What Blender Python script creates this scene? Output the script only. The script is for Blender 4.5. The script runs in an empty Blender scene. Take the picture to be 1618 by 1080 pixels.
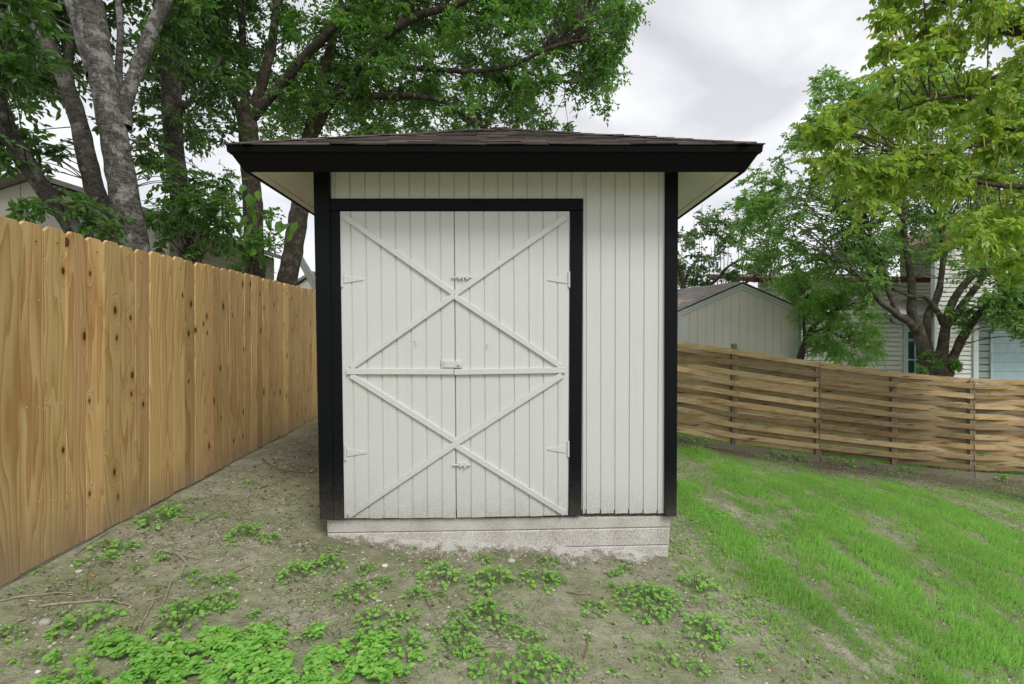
import bpy, math, random
import numpy as np
from mathutils import Vector

rng = np.random.default_rng(7)
random.seed(7)
S = bpy.context.scene
C = S.collection

# ------------------------------------------------------------------ camera, sky, sun, exposure
F, CX, CY, CZ = 764.0, 805.0, 537.0, 1.5        # lens and optical axis measured in photo pixels, eye height
cam_d = bpy.data.cameras.new('camera')
cam = bpy.data.objects.new('camera', cam_d)
C.objects.link(cam)
cam.location = (0, 0, CZ)
cam.rotation_euler = (math.radians(90), 0, 0)
cam_d.sensor_width = 36
cam_d.lens = F / 1618 * 36
cam_d.shift_x = (809 - CX) / 1618
cam_d.shift_y = -(540 - CY) / 1618
cam_d.clip_end = 2000
cam_d.clip_start = 0.05
S.camera = cam

SUN_EL, SUN_ROT = math.radians(50), math.radians(152)
world = bpy.data.worlds.new('World')
S.world = world
world.use_nodes = True
wn = world.node_tree
wn.nodes.clear()
def W(t): return wn.nodes.new(t)
out = W('ShaderNodeOutputWorld'); bg = W('ShaderNodeBackground')
sky = W('ShaderNodeTexSky'); sky.sky_type = 'NISHITA'; sky.sun_disc = False
sky.sun_elevation = SUN_EL; sky.sun_rotation = SUN_ROT
tc = W('ShaderNodeTexCoord'); sep = W('ShaderNodeSeparateXYZ')
wn.links.new(tc.outputs['Generated'], sep.inputs[0])
zc = W('ShaderNodeMath'); zc.operation = 'MAXIMUM'; zc.inputs[1].default_value = 0.0
wn.links.new(sep.outputs[2], zc.inputs[0])
za = W('ShaderNodeMath'); za.operation = 'ADD'; za.inputs[1].default_value = 0.25
wn.links.new(zc.outputs[0], za.inputs[0])
dv = W('ShaderNodeVectorMath'); dv.operation = 'DIVIDE'
cmbz = W('ShaderNodeCombineXYZ')
for i in range(3): wn.links.new(za.outputs[0], cmbz.inputs[i])
wn.links.new(tc.outputs['Generated'], dv.inputs[0]); wn.links.new(cmbz.outputs[0], dv.inputs[1])
mp = W('ShaderNodeMapping'); mp.inputs['Location'].default_value = (3.1, 0.4, 0.0)
wn.links.new(dv.outputs[0], mp.inputs[0])
cn = W('ShaderNodeTexNoise'); cn.inputs['Scale'].default_value = 1.9; cn.inputs['Detail'].default_value = 5.0
cn.inputs['Roughness'].default_value = 0.48; cn.inputs['Distortion'].default_value = 0.25
wn.links.new(mp.outputs[0], cn.inputs['Vector'])
cr = W('ShaderNodeValToRGB')
cr.color_ramp.elements[0].position = 0.42; cr.color_ramp.elements[0].color = (0.41, 0.417, 0.45, 1)
cr.color_ramp.elements[1].position = 0.585; cr.color_ramp.elements[1].color = (0.68, 0.685, 0.695, 1)
wn.links.new(cn.outputs['Fac'], cr.inputs[0])
mulc = W('ShaderNodeVectorMath'); mulc.operation = 'SCALE'; mulc.inputs['Scale'].default_value = 10.0   # cloud radiance at strength 0.1
hz_ = W('ShaderNodeMapRange'); hz_.inputs[1].default_value = 0.0; hz_.inputs[2].default_value = 0.75; hz_.inputs[3].default_value = 0.70; hz_.inputs[4].default_value = 0.0
wn.links.new(zc.outputs[0], hz_.inputs[0])
hm_ = W('ShaderNodeMix'); hm_.data_type = 'RGBA'; hm_.inputs[7].default_value = (0.71, 0.718, 0.732, 1)     # thinner, paler cloud towards the horizon
wn.links.new(hz_.outputs[0], hm_.inputs[0]); wn.links.new(cr.outputs[0], hm_.inputs[6])
wn.links.new(hm_.outputs[2], mulc.inputs[0])
mx = W('ShaderNodeMix'); mx.data_type = 'RGBA'; mx.inputs[0].default_value = 0.93
wn.links.new(sky.outputs[0], mx.inputs[6]); wn.links.new(mulc.outputs[0], mx.inputs[7])
wn.links.new(mx.outputs[2], bg.inputs[0]); bg.inputs[1].default_value = 0.1
wn.links.new(bg.outputs[0], out.inputs[0])

sun_d = bpy.data.lights.new('sun', 'SUN')
sun_d.energy = 1.5; sun_d.angle = math.radians(22); sun_d.color = (1.0, 0.97, 0.92)
sun = bpy.data.objects.new('sun', sun_d); C.objects.link(sun)
d2s = Vector((math.sin(SUN_ROT) * math.cos(SUN_EL), math.cos(SUN_ROT) * math.cos(SUN_EL), math.sin(SUN_EL)))
sun.rotation_euler = d2s.to_track_quat('Z', 'Y').to_euler()

S.view_settings.view_transform = 'Standard'; S.view_settings.look = 'None'
S.view_settings.exposure = 0.60; S.view_settings.gamma = 1.0; S.view_settings.use_curve_mapping = False
S.render.engine = 'CYCLES'
S.cycles.max_bounces = 8; S.cycles.diffuse_bounces = 4; S.cycles.transmission_bounces = 4
S.cycles.use_denoising = True

# ------------------------------------------------------------------ maths helpers
def P(px, py, Y):
    return np.array([(px - CX) / F * Y, Y, CZ + (CY - py) / F * Y])

_tab = np.random.default_rng(99).random((256, 256))
def vnoise(x, y):
    x = np.asarray(x, float); y = np.asarray(y, float)
    xi = np.floor(x).astype(int); yi = np.floor(y).astype(int)
    fx = x - xi; fy = y - yi
    fx = fx * fx * (3 - 2 * fx); fy = fy * fy * (3 - 2 * fy)
    a = _tab[xi % 256, yi % 256]; b = _tab[(xi + 1) % 256, yi % 256]
    c = _tab[xi % 256, (yi + 1) % 256]; d = _tab[(xi + 1) % 256, (yi + 1) % 256]
    return (a * (1 - fx) + b * fx) * (1 - fy) + (c * (1 - fx) + d * fx) * fy
def fbm(x, y, o=4):
    s = 0; a = 0.5
    for k in range(o):
        s = s + a * vnoise(np.asarray(x) * 2 ** k + 17.3 * k, np.asarray(y) * 2 ** k + 5.1 * k); a *= 0.5
    return s / (1 - 0.5 ** o)

_cp = np.array([  # ground heights relative to the eye
    (-2.45, 1.2, -1.245), (-2.52, 2.39, -1.225), (-2.6, 3.7, -1.195), (-2.7, 5, -1.165), (-2.77, 6.87, -1.13), (-3.0, 10, -1.10), (-5, 5, -1.15),
    (-1.27, 3.36, -1.372), (-1.35, 4.6, -1.27), (-0.2, 3.36, -1.435), (1.10, 3.36, -1.512), (1.2, 5.0, -1.45), (-1.4, 6.6, -1.2), (1.2, 6.4, -1.40),
    (2.45, 7.0, -1.46), (3.3, 7.1, -1.62), (4.59, 7.2, -1.80), (5.8, 7.15, -1.93), (6.88, 7.2, -2.03), (8.0, 7.2, -2.09),
    (0, 2, -1.49), (0, 0.3, -1.53), (-1.5, 1.5, -1.36), (2, 2, -1.70), (4, 3.5, -1.80), (6, 5, -1.98), (3, 5, -1.60), (7, 3, -2.02), (3, 0, -1.8),
    (4, 10, -1.72), (4, 13, -1.7), (9, 12, -2.0), (12, 14, -2.1), (-6, 12, -1.1), (0, 12, -1.35),
    (40, 0, -2.4), (-40, 0, -1.2), (0, 45, -1.8), (0, -40, -1.8), (30, 35, -2.3), (-30, 35, -1.3)], float)
def _U(r2): return np.where(r2 > 1e-12, 0.5 * r2 * np.log(r2 + 1e-12), 0.0)
_n = len(_cp)
_K = _U(((_cp[:, None, :2] - _cp[None, :, :2]) ** 2).sum(-1)) + np.eye(_n) * 0.002
_Pm = np.c_[np.ones(_n), _cp[:, :2]]
_w = np.linalg.solve(np.block([[_K, _Pm], [_Pm.T, np.zeros((3, 3))]]), np.r_[_cp[:, 2], 0, 0, 0])
def ground_z(x, y):
    x = np.asarray(x, float); y = np.asarray(y, float)
    xc = np.clip(x, -45, 45); yc = np.clip(y, -45, 50)
    z = _w[_n] + _w[_n + 1] * xc + _w[_n + 2] * yc
    for i in range(_n): z = z + _w[i] * _U((xc - _cp[i, 0]) ** 2 + (yc - _cp[i, 1]) ** 2)
    z = z + CZ
    near = np.exp(-((x - 1) ** 2 + (y - 4) ** 2) / 120)
    z = z + near * (0.05 * (fbm(x * 1.4 + 40, y * 1.4 + 7, 3) - 0.5) + 0.022 * (fbm(x * 6 + 3, y * 6, 3) - 0.5) + 0.012 * (fbm(x * 22, y * 22 + 9, 3) - 0.5))
    return z
def G(px, py):      # the ground point that shows at a photo pixel
    z = -1.5
    for k in range(14):
        Y = F * (-z) / (py - CY); X = (px - CX) / F * Y
        z = 0.5 * z + 0.5 * (float(ground_z(X, Y)) - CZ)
    return X, Y

# ------------------------------------------------------------------ material helpers
class M:
    def __init__(s, name, rough=0.8, spec=0.3):
        s.m = bpy.data.materials.new(name); s.m.use_nodes = True
        s.t = s.m.node_tree; s.t.nodes.clear()
        s.o = s.n('ShaderNodeOutputMaterial'); s.b = s.n('ShaderNodeBsdfPrincipled')
        s.b.inputs['Roughness'].default_value = rough; s.b.inputs['Specular IOR Level'].default_value = spec
        s.l(s.b.outputs[0], s.o.inputs[0])
    def n(s, t): return s.t.nodes.new(t)
    def l(s, a, b): s.t.links.new(a, b)
    def put(s, v, i):
        if isinstance(v, (int, float)): i.default_value = v
        elif isinstance(v, (tuple, list)): i.default_value = tuple(v) + ((1,) if len(v) == 3 and i.type == 'RGBA' else ())
        else: s.l(v, i)
    def math(s, op, a, b=0.0, c=None, clamp=False):
        n = s.n('ShaderNodeMath'); n.operation = op; n.use_clamp = clamp
        s.put(a, n.inputs[0]); s.put(b, n.inputs[1])
        if c is not None: s.put(c, n.inputs[2])
        return n.outputs[0]
    def vec(s, x, y, z=0.0):
        n = s.n('ShaderNodeCombineXYZ')
        for i, v in enumerate((x, y, z)): s.put(v, n.inputs[i])
        return n.outputs[0]
    def sep(s, v):
        n = s.n('ShaderNodeSeparateXYZ'); s.l(v, n.inputs[0]); return n.outputs
    def mapv(s, v, sc=(1, 1, 1), loc=(0, 0, 0)):
        n = s.n('ShaderNodeMapping'); s.l(v, n.inputs[0]); n.inputs['Scale'].default_value = sc; n.inputs['Location'].default_value = loc
        return n.outputs[0]
    def obj(s): return s.n('ShaderNodeTexCoord').outputs['Object']
    def pos(s): return s.n('ShaderNodeNewGeometry').outputs['Position']
    def rnd(s): return s.n('ShaderNodeObjectInfo').outputs['Random']
    def isl(s): return s.n('ShaderNodeNewGeometry').outputs['Random Per Island']
    def attr(s, nm):
        n = s.n('ShaderNodeAttribute'); n.attribute_name = nm; return n.outputs['Fac']
    def noise(s, v, scale=5, detail=4, rough=0.55, dist=0.0):
        n = s.n('ShaderNodeTexNoise'); s.l(v, n.inputs['Vector'])
        n.inputs['Scale'].default_value = scale; n.inputs['Detail'].default_value = detail
        n.inputs['Roughness'].default_value = rough; n.inputs['Distortion'].default_value = dist
        return n.outputs['Fac']
    def ramp(s, f, stops):
        n = s.n('ShaderNodeValToRGB'); s.put(f, n.inputs[0]); e = n.color_ramp.elements
        while len(e) < len(stops): e.new(0.5)
        for i, (p, c) in enumerate(stops):
            e[i].position = p; e[i].color = (c, c, c, 1) if isinstance(c, (int, float)) else tuple(c) + (1,)
        return n.outputs[0]
    def mix(s, f, a, b, mode='MIX'):
        n = s.n('ShaderNodeMix'); n.data_type = 'RGBA'; n.blend_type = mode
        s.put(f, n.inputs[0]); s.put(a, n.inputs[6]); s.put(b, n.inputs[7]); return n.outputs[2]
    def bump(s, h, strength=0.3, dist=0.01):
        n = s.n('ShaderNodeBump'); s.l(h, n.inputs['Height']); n.inputs['Strength'].default_value = strength
        n.inputs['Distance'].default_value = dist; s.l(n.outputs[0], s.b.inputs['Normal'])
    def col(s, c): s.put(c, s.b.inputs['Base Color']); return s

def splash(m, base, z0, z1, dirt, power=1.6, amount=1.0, scale=330):
    """mud splashed up from the soil: separate specks, many low down and ever fewer higher up"""
    p = m.pos(); z = m.sep(p)[2]
    h = m.math('DIVIDE', m.math('SUBTRACT', z1, z), z1 - z0, clamp=True)
    h = m.math('POWER', h, power)
    n = m.noise(p, scale, 2, 0.6)
    big = m.noise(p, 9, 3)
    th = m.math('SUBTRACT', 0.70, m.math('MULTIPLY', h, m.math('ADD', 0.17 * amount, m.math('MULTIPLY', big, 0.12 * amount))))
    k = m.math('MULTIPLY', m.math('SUBTRACT', n, th), 8, clamp=True)
    return m.mix(k, base, dirt)

def painted(name, colr, dirt, z0, z1, rough=0.55, grain=True, amount=1.0, power=1.6):
    m = M(name, rough, 0.35 if colr[0] > .05 else 0.13)
    o = m.obj(); p = m.pos()
    g = m.noise(m.mapv(o, (60, 60, 3.0)), 3, 5, 0.6)
    pat = m.noise(p, 3.2, 4)
    c = m.mix(m.math('MULTIPLY', m.math('SUBTRACT', pat, 0.35), 0.5, clamp=True), colr, tuple(x * 0.88 for x in colr))
    c = m.mix(m.math('MULTIPLY', m.ramp(g, [(0.60, 0.0), (0.75, 1.0)]), 0.10), c, tuple(x * 0.6 for x in colr))
    scr = m.noise(m.mapv(p, (25, 25, 6)), 4, 3, 0.7)
    c = m.mix(m.math('MULTIPLY', m.ramp(scr, [(0.72, 0.0), (0.76, 1.0)]), 0.30), c, tuple(x * 0.55 for x in colr))
    c = splash(m, c, z0, z1, dirt, power, amount)
    if colr[0] < .05:      # knocks and scuffs through the black paint
        sf = m.noise(m.mapv(p, (30, 30, 12)), 3, 4, 0.7); c = m.mix(m.ramp(sf, [(0.70, 0.0), (0.73, 0.8)]), c, (0.10, 0.095, 0.09))
    else:
        run = m.noise(m.mapv(p, (34, 34, 1.3)), 1, 4, 0.6); c = m.mix(m.math('MULTIPLY', m.ramp(run, [(0.54, 0.0), (0.70, 1.0)]), 0.16), c, tuple(x * y for x, y in zip(colr, (.76, .74, .70))))
    m.col(c)
    m.bump(m.math('ADD', g, m.math('MULTIPLY', m.noise(m.mapv(p, (8, 8, 90)), 1, 3), .5)), 0.55, 0.004)
    return m.m

def wood(name, axis, light, mid, dark, knot, fx=9.0, fl=0.9, rings=7.0, knots=0.55, rough=0.75, weather=0.0, grey=(0.25, 0.23, 0.2), dirtz=None, kcell=(0.11, 0.33), var=0.25):
    """plain-sawn softwood: rings are contour lines of a height field that bulges round each knot"""
    m = M(name, rough, 0.25)
    s = m.sep(m.obj()); r = m.rnd()
    L = s[2] if axis == 'Z' else s[0]
    A = s[0] if axis == 'Z' else s[2]
    off = m.math('MULTIPLY', r, 57.0)
    A2 = m.math('ADD', A, off); L2 = m.math('ADD', L, m.math('MULTIPLY', r, 31.7))
    n1 = m.noise(m.vec(m.math('MULTIPLY', A2, fx), m.math('MULTIPLY', L2, fl), off), 1.0, 2, 0.45)
    v = m.n('ShaderNodeTexVoronoi'); v.voronoi_dimensions = '2D'; v.inputs['Scale'].default_value = 1.0
    m.l(m.vec(m.math('DIVIDE', A2, kcell[0]), m.math('DIVIDE', L2, kcell[1])), v.inputs['Vector'])
    d = v.outputs['Distance']; vr = m.sep(v.outputs['Color'])
    on = m.math('GREATER_THAN', vr[0], 1 - knots)
    dd = m.math('MULTIPLY', d, m.math('ADD', 0.75, m.math('MULTIPLY', vr[1], 0.9)))
    b = m.math('MULTIPLY', m.math('POWER', 2.718, m.math('MULTIPLY', m.math('MULTIPLY', dd, dd), -22.0)), on)
    h = m.math('ADD', m.math('ADD', n1, m.math('MULTIPLY', A2, 1.6)), m.math('MULTIPLY', b, 0.75))
    rg = m.math('FRACT', m.math('MULTIPLY', h, rings))
    rg = m.ramp(rg, [(0.0, 0.1), (0.62, 0.55), (0.86, 1.0), (0.93, 0.85), (1.0, 0.1)])
    fine = m.noise(m.vec(m.math('MULTIPLY', A2, 260), m.math('MULTIPLY', L2, 5 if axis == 'Z' else 13), off), 1.0, 3, 0.6)
    broad = m.noise(m.vec(m.math('MULTIPLY', A2, 5), m.math('MULTIPLY', L2, 1.2), off), 1.0, 3, 0.55)
    rgf = m.math('MULTIPLY', rg, m.math('ADD', 0.55, m.math('MULTIPLY', broad, 0.65)))
    c = m.mix(rgf, light, mid)
    c = m.mix(m.math('MULTIPLY', m.ramp(fine, [(0.5, 0.0), (0.75, 1.0)]), 0.35), c, mid)
    c = m.mix(m.math('MULTIPLY', m.ramp(broad, [(0.56, 0.0), (0.72, 1.0)]), 0.35), c, dark)
    halo = m.ramp(dd, [(0.10, 1.0), (0.24, 0.0)])
    c = m.mix(m.math('MULTIPLY', m.math('MULTIPLY', halo, on), 0.55), c, dark)
    kn = m.math('MULTIPLY', m.ramp(dd, [(0.075, 1.0), (0.105, 0.0)]), on)
    c = m.mix(kn, c, knot)
    crk = m.math('MULTIPLY', m.ramp(m.noise(m.vec(m.math('MULTIPLY', A2, 90), m.math('MULTIPLY', L2, 30), 0), 1.0, 2), [(0.55, 0.0), (0.62, 1.0)]), kn)
    c = m.mix(m.math('MULTIPLY', crk, 0.7), c, tuple(x * 0.3 for x in knot))
    if weather:
        wn_ = m.noise(m.vec(m.math('MULTIPLY', A2, 14), m.math('MULTIPLY', L2, 1.6), off), 1.0, 4, 0.6)
        c = m.mix(m.math('MULTIPLY', m.ramp(wn_, [(0.38, 0.0), (0.64, 1.0)]), weather), c, grey)
    tone = m.math('ADD', 1 - var / 2, m.math('MULTIPLY', m.math('FRACT', m.math('MULTIPLY', r, 7.31)), var))
    hs = m.n('ShaderNodeHueSaturation'); m.put(tone, hs.inputs['Value']); m.l(c, hs.inputs['Color'])
    m.put(m.math('ADD', 0.492, m.math('MULTIPLY', m.math('FRACT', m.math('MULTIPLY', r, 13.7)), 0.014)), hs.inputs['Hue'])
    c = hs.outputs[0]
    if dirtz:
        p = m.pos(); z = m.sep(p)[2]
        bz = m.math('ADD', z, m.math('MULTIPLY', m.noise(p, 2.2, 3), 0.22))
        k = m.ramp(m.math('DIVIDE', m.math('SUBTRACT', dirtz[1], bz), dirtz[1] - dirtz[0], clamp=True), [(0.0, 0.0), (1.0, 0.75)])
        c = m.mix(k, c, (0.205, 0.165, 0.132))
        c = splash(m, c, dirtz[0], dirtz[1] + 0.35, (0.30, 0.22, 0.16), 1.3, 1.0, 210)
    m.col(c)
    m.bump(m.math('ADD', fine, m.math('MULTIPLY', rg, 0.5)), 0.25, 0.002)
    return m.m

def leafmat(name, dark, light, trans=0.45, gloss=0.06, hue=0.02):
    m = M(name); m.t.nodes.remove(m.b)
    r = m.isl(); p = m.pos()
    c = m.mix(r, dark, light)
    big = m.noise(p, 1.3, 2)
    hs = m.n('ShaderNodeHueSaturation'); m.l(c, hs.inputs['Color'])
    m.put(m.math('ADD', 0.7, m.math('MULTIPLY', big, 0.6)), hs.inputs['Value'])
    m.put(m.math('ADD', 0.5 - hue, m.math('MULTIPLY', m.math('FRACT', m.math('MULTIPLY', r, 9.7)), 2 * hue)), hs.inputs['Hue'])
    c = hs.outputs[0]
    df = m.n('ShaderNodeBsdfDiffuse'); m.l(c, df.inputs[0])
    tr = m.n('ShaderNodeBsdfTranslucent'); m.l(m.mix(0.5, c, (0.30, 0.48, 0.05), 'SCREEN') if False else m.mix(1.0, c, (1.55, 1.75, 0.85), 'MULTIPLY'), tr.inputs[0])
    gl = m.n('ShaderNodeBsdfGlossy'); gl.inputs['Roughness'].default_value = 0.42; gl.inputs[0].default_value = (0.9, 0.95, 1.0, 1)
    a = m.n('ShaderNodeMixShader'); a.inputs[0].default_value = trans; m.l(df.outputs[0], a.inputs[1]); m.l(tr.outputs[0], a.inputs[2])
    fr = m.n('ShaderNodeFresnel'); fr.inputs[0].default_value = 1.4
    b = m.n('ShaderNodeMixShader'); m.put(m.math('MULTIPLY', fr.outputs[0], gloss * 4), b.inputs[0]); m.l(a.outputs[0], b.inputs[1]); m.l(gl.outputs[0], b.inputs[2])
    m.l(b.outputs[0], m.o.inputs[0])
    return m.m

def barkmat(name, a, b, lich, scale=1.0, banded=0.5):
    m = M(name, 0.9, 0.2); p = m.pos()
    n1 = m.noise(m.mapv(p, (14, 14, 40 * banded + 3)), 1.0 * scale, 6, 0.65, 0.6)
    n2 = m.noise(m.mapv(p, (60, 60, 18)), 1.0 * scale, 5, 0.7)
    n3 = m.noise(p, 7 * scale, 5, 0.65)
    c = m.mix(m.ramp(n1, [(0.35, 0.0), (0.62, 1.0)]), a, b)
    c = m.mix(m.ramp(n3, [(0.50, 0.0), (0.60, 0.9)]), c, lich)
    c = m.mix(m.math('MULTIPLY', m.ramp(n2, [(0.52, 0.0), (0.66, 1.0)]), 0.75), c, tuple(x * 0.28 for x in a))
    m.col(c); m.bump(m.math('ADD', n1, n2), 1.0, 0.035)
    return m.m

def flat(name, colr, rough=0.7, spec=0.3, var=0.12, scale=6, metal=0.0):
    m = M(name, rough, spec); p = m.pos()
    n = m.noise(p, scale, 5, 0.6)
    m.col(m.mix(m.ramp(n, [(0.3, 0.0), (0.7, 1.0)]), tuple(x * (1 - var) for x in colr), tuple(min(1, x * (1 + var)) for x in colr)))
    m.b.inputs['Metallic'].default_value = metal
    m.bump(m.noise(p, scale * 25, 3), 0.15, 0.003)
    return m.m

DIRT = (0.12, 0.10, 0.085)
MAT = {}
MAT['white'] = painted('white_paint', (0.622, 0.632, 0.618), (0.25, 0.22, 0.205), 0.27, 0.95, amount=1.0)
MAT['white_metal'] = painted('white_painted_metal', (0.60, 0.625, 0.615), DIRT, 0.27, 1.0, rough=0.4)
MAT['cream'] = painted('cream_soffit_paint', (0.70, 0.68, 0.60), DIRT, -5, -4)
MAT['black'] = painted('black_paint', (0.0042, 0.0054, 0.0068), (0.085, 0.075, 0.068), 0.27, 0.85, rough=0.55, amount=1.25, power=1.2)
MAT['fascia'] = painted('black_fascia_paint', (0.0022, 0.0023, 0.0026), (0.1, 0.1, 0.1), -5, -4, rough=0.6)
MAT['drip'] = flat('black_metal_edge', (0.0025, 0.0028, 0.0035), 0.5, 0.08)
def found():
    m = M('painted_rough_concrete', 0.9, 0.2); p = m.pos()
    n = m.noise(p, 190, 3, 0.65); big = m.noise(p, 6, 4)
    c = m.mix(m.ramp(m.math('ADD', n, m.math('MULTIPLY', big, 0.22)), [(0.56, 0.0), (0.74, 1.0)]), (0.66, 0.64, 0.61), (0.27, 0.24, 0.215))
    c = m.mix(m.math('MULTIPLY', m.ramp(big, [(0.50, 0.0), (0.75, 1.0)]), 0.3), c, (0.46, 0.42, 0.37))
    m.col(c); m.bump(m.math('ADD', n, big), 0.7, 0.006); return m.m
MAT['found'] = found()
def spillm():
    m = M('lime_spatter_on_soil', 0.95, 0.15); p = m.pos()
    n = m.noise(p, 110, 4, 0.7); b = m.noise(p, 16, 4)
    k = m.ramp(m.math('ADD', m.math('MULTIPLY', n, .6), m.math('ADD', m.math('MULTIPLY', b, .4), m.math('MULTIPLY', m.attr('near'), .16))), [(0.54, 0.0), (0.62, 1.0)])
    c = m.mix(k, m.mix(b, (0.16, 0.14, 0.10), (0.25, 0.225, 0.165)), (0.52, 0.51, 0.48)); m.col(c); m.bump(m.math('ADD', n, b), .8, .01); return m.m
MAT['spill'] = spillm()
MAT['pine'] = wood('new_pine', 'Z', (0.65, 0.470, 0.215), (0.42, 0.228, 0.074), (0.31, 0.15, 0.042), (0.10, 0.040, 0.016), fx=7, fl=0.6, rings=10, knots=0.30, dirtz=(0.22, 0.70), kcell=(0.135, 0.27), var=0.42)
MAT['weave'] = wood('weathered_fence_board', 'X', (0.52, 0.365, 0.175), (0.25, 0.145, 0.056), (0.13, 0.066, 0.023), (0.05, 0.025, 0.012), fx=16, fl=1.7, rings=4, knots=0.4, weather=0.5, grey=(0.42, 0.37, 0.27), kcell=(0.08, 0.5), var=0.95)
MAT['post'] = wood('grey_fence_post', 'Z', (0.27, 0.21, 0.13), (0.19, 0.14, 0.085), (0.13, 0.09, 0.05), (0.05, 0.03, 0.02), fx=12, fl=0.7, rings=6, knots=0.2, weather=0.7, grey=(0.21, 0.185, 0.15), var=0.3)
MAT['greyboard'] = wood('grey_kickboard', 'X', (0.26, 0.225, 0.16), (0.20, 0.165, 0.115), (0.14, 0.11, 0.075), (0.06, 0.04, 0.03), fx=12, fl=0.7, rings=5, knots=0.2, weather=0.75, grey=(0.20, 0.18, 0.14), var=0.25)
MAT['nail'] = flat('nail_steel', (0.10, 0.10, 0.11), 0.5, 0.5, metal=0.6)
MAT['zinc'] = flat('galvanised_nail', (0.62, 0.63, 0.66), 0.4, 0.5)

def shingle_mat(name, stops):
    m = M(name, 0.95, 0.15); r = m.rnd(); p = m.pos()
    c = m.ramp(r, stops)
    n = m.noise(p, 420, 2, 0.7); b = m.noise(p, 7, 4)
    c = m.mix(m.ramp(n, [(0.38, 0.0), (0.68, 0.8)]), c, (0.022, 0.018, 0.016))
    c = m.mix(m.math('MULTIPLY', m.ramp(b, [(0.45, 0.0), (0.7, 1.0)]), 0.35), c, (0.13, 0.105, 0.09))
    m.col(c); m.bump(n, 0.6, 0.003); return m.m
MAT['shingle'] = shingle_mat('brown_asphalt_shingle', [(0.0, (0.050, 0.044, 0.041)), (0.3, (0.095, 0.080, 0.073)), (0.6, (0.13, 0.105, 0.092)), (0.85, (0.175, 0.132, 0.110)), (1.0, (0.08, 0.073, 0.069))])

# ------------------------------------------------------------------ mesh helpers
WO = {}
def np_mesh(name, verts, polys, mat, smooth=False, attrs=None):
    """polys: list of (N,k) index arrays"""
    me = bpy.data.meshes.new(name)
    verts = np.asarray(verts, np.float32)
    me.vertices.add(len(verts)); me.vertices.foreach_set('co', verts.ravel())
    polys = [np.asarray(p, np.int32) for p in polys if len(p)]
    nl = sum(p.size for p in polys); npoly = sum(len(p) for p in polys)
    me.loops.add(nl); me.polygons.add(npoly)
    me.loops.foreach_set('vertex_index', np.concatenate([p.ravel() for p in polys]))
    tot = np.concatenate([np.full(len(p), p.shape[1], np.int32) for p in polys])
    st = np.r_[0, np.cumsum(tot)[:-1]].astype(np.int32)
    me.polygons.foreach_set('loop_start', st); me.polygons.foreach_set('loop_total', tot)
    me.polygons.foreach_set('use_smooth', np.full(npoly, bool(smooth)))
    mats = mat if isinstance(mat, (list, tuple)) else [mat]
    for mm in mats: me.materials.append(mm)
    if attrs:
        for k, v in attrs.items():
            a = me.attributes.new(k, 'FLOAT', 'POINT'); a.data.foreach_set('value', np.asarray(v, np.float32))
    me.update(calc_edges=True); me.validate()
    return me

def link(name, me, parent=None, loc=(0, 0, 0), **props):
    o = bpy.data.objects.new(name, me); C.objects.link(o)
    w = np.asarray(loc, float)
    if parent is not None:
        o.parent = parent; o.location = Vector(w - WO[parent.name])
    else: o.location = Vector(w)
    WO[o.name] = w
    for k, v in props.items(): o[k] = v
    return o

def thing(name, label, cat, loc=(0, 0, 0), group=None):
    o = link(name, None, None, loc); o['label'] = label; o['category'] = cat
    if group: o['group'] = group
    return o

class Geo:
    def __init__(s): s.v = []; s.f = {}; s.n = 0
    def add(s, verts, faces):
        verts = np.asarray(verts, float).reshape(-1, 3)
        for f in faces: s.f.setdefault(len(f), []).append([i + s.n for i in f])
        s.v.append(verts); s.n += len(verts); return s
    def addnp(s, verts, polys):
        for p in polys:
            p = np.asarray(p)
            if len(p): s.f.setdefault(p.shape[1], []).extend((p + s.n).tolist())
        s.v.append(np.asarray(verts, float)); s.n += len(verts); return s
    def part(s, name, mat, parent=None, smooth=False, origin=None, **props):
        v = np.concatenate(s.v)
        o = (v.min(0) + v.max(0)) / 2 if origin is None else np.asarray(origin, float)
        me = np_mesh(name, v - o, [np.array(f) for f in s.f.values()], mat, smooth)
        return link(name, me, parent, o, **props)

def inset(poly, d):
    n = len(poly); out = []
    area = sum(poly[i][0] * poly[(i + 1) % n][1] - poly[(i + 1) % n][0] * poly[i][1] for i in range(n))
    sg = 1 if area > 0 else -1
    for i in range(n):
        a, b, c = np.array(poly[i - 1]), np.array(poly[i]), np.array(poly[(i + 1) % n])
        e1 = (b - a) / np.linalg.norm(b - a); e2 = (c - b) / np.linalg.norm(c - b)
        n1 = sg * np.array([-e1[1], e1[0]]); n2 = sg * np.array([-e2[1], e2[0]])
        k = (n1 + n2) / max(0.25, 1 + n1 @ n2)
        out.append(b + k * d)
    return out

def prism(g, poly, yf, yb, cham=0.0015):
    """poly: XZ corners; front face at yf (towards the camera), back at yb, softened front edges"""
    n = len(poly); ins = inset(poly, cham)
    v = [(p[0], yf, p[1]) for p in ins] + [(p[0], yf + cham, p[1]) for p in poly] + [(p[0], yb, p[1]) for p in poly]
    f = [list(range(n)), [2 * n + i for i in range(n)][::-1]]
    for i in range(n):
        j = (i + 1) % n
        f.append([i, n + i, n + j, j]); f.append([n + i, 2 * n + i, 2 * n + j, n + j])
    area = sum(poly[i][0] * poly[(i + 1) % n][1] - poly[(i + 1) % n][0] * poly[i][1] for i in range(n))
    if area < 0: f = [q[::-1] for q in f]
    return g.add(v, f)

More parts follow.
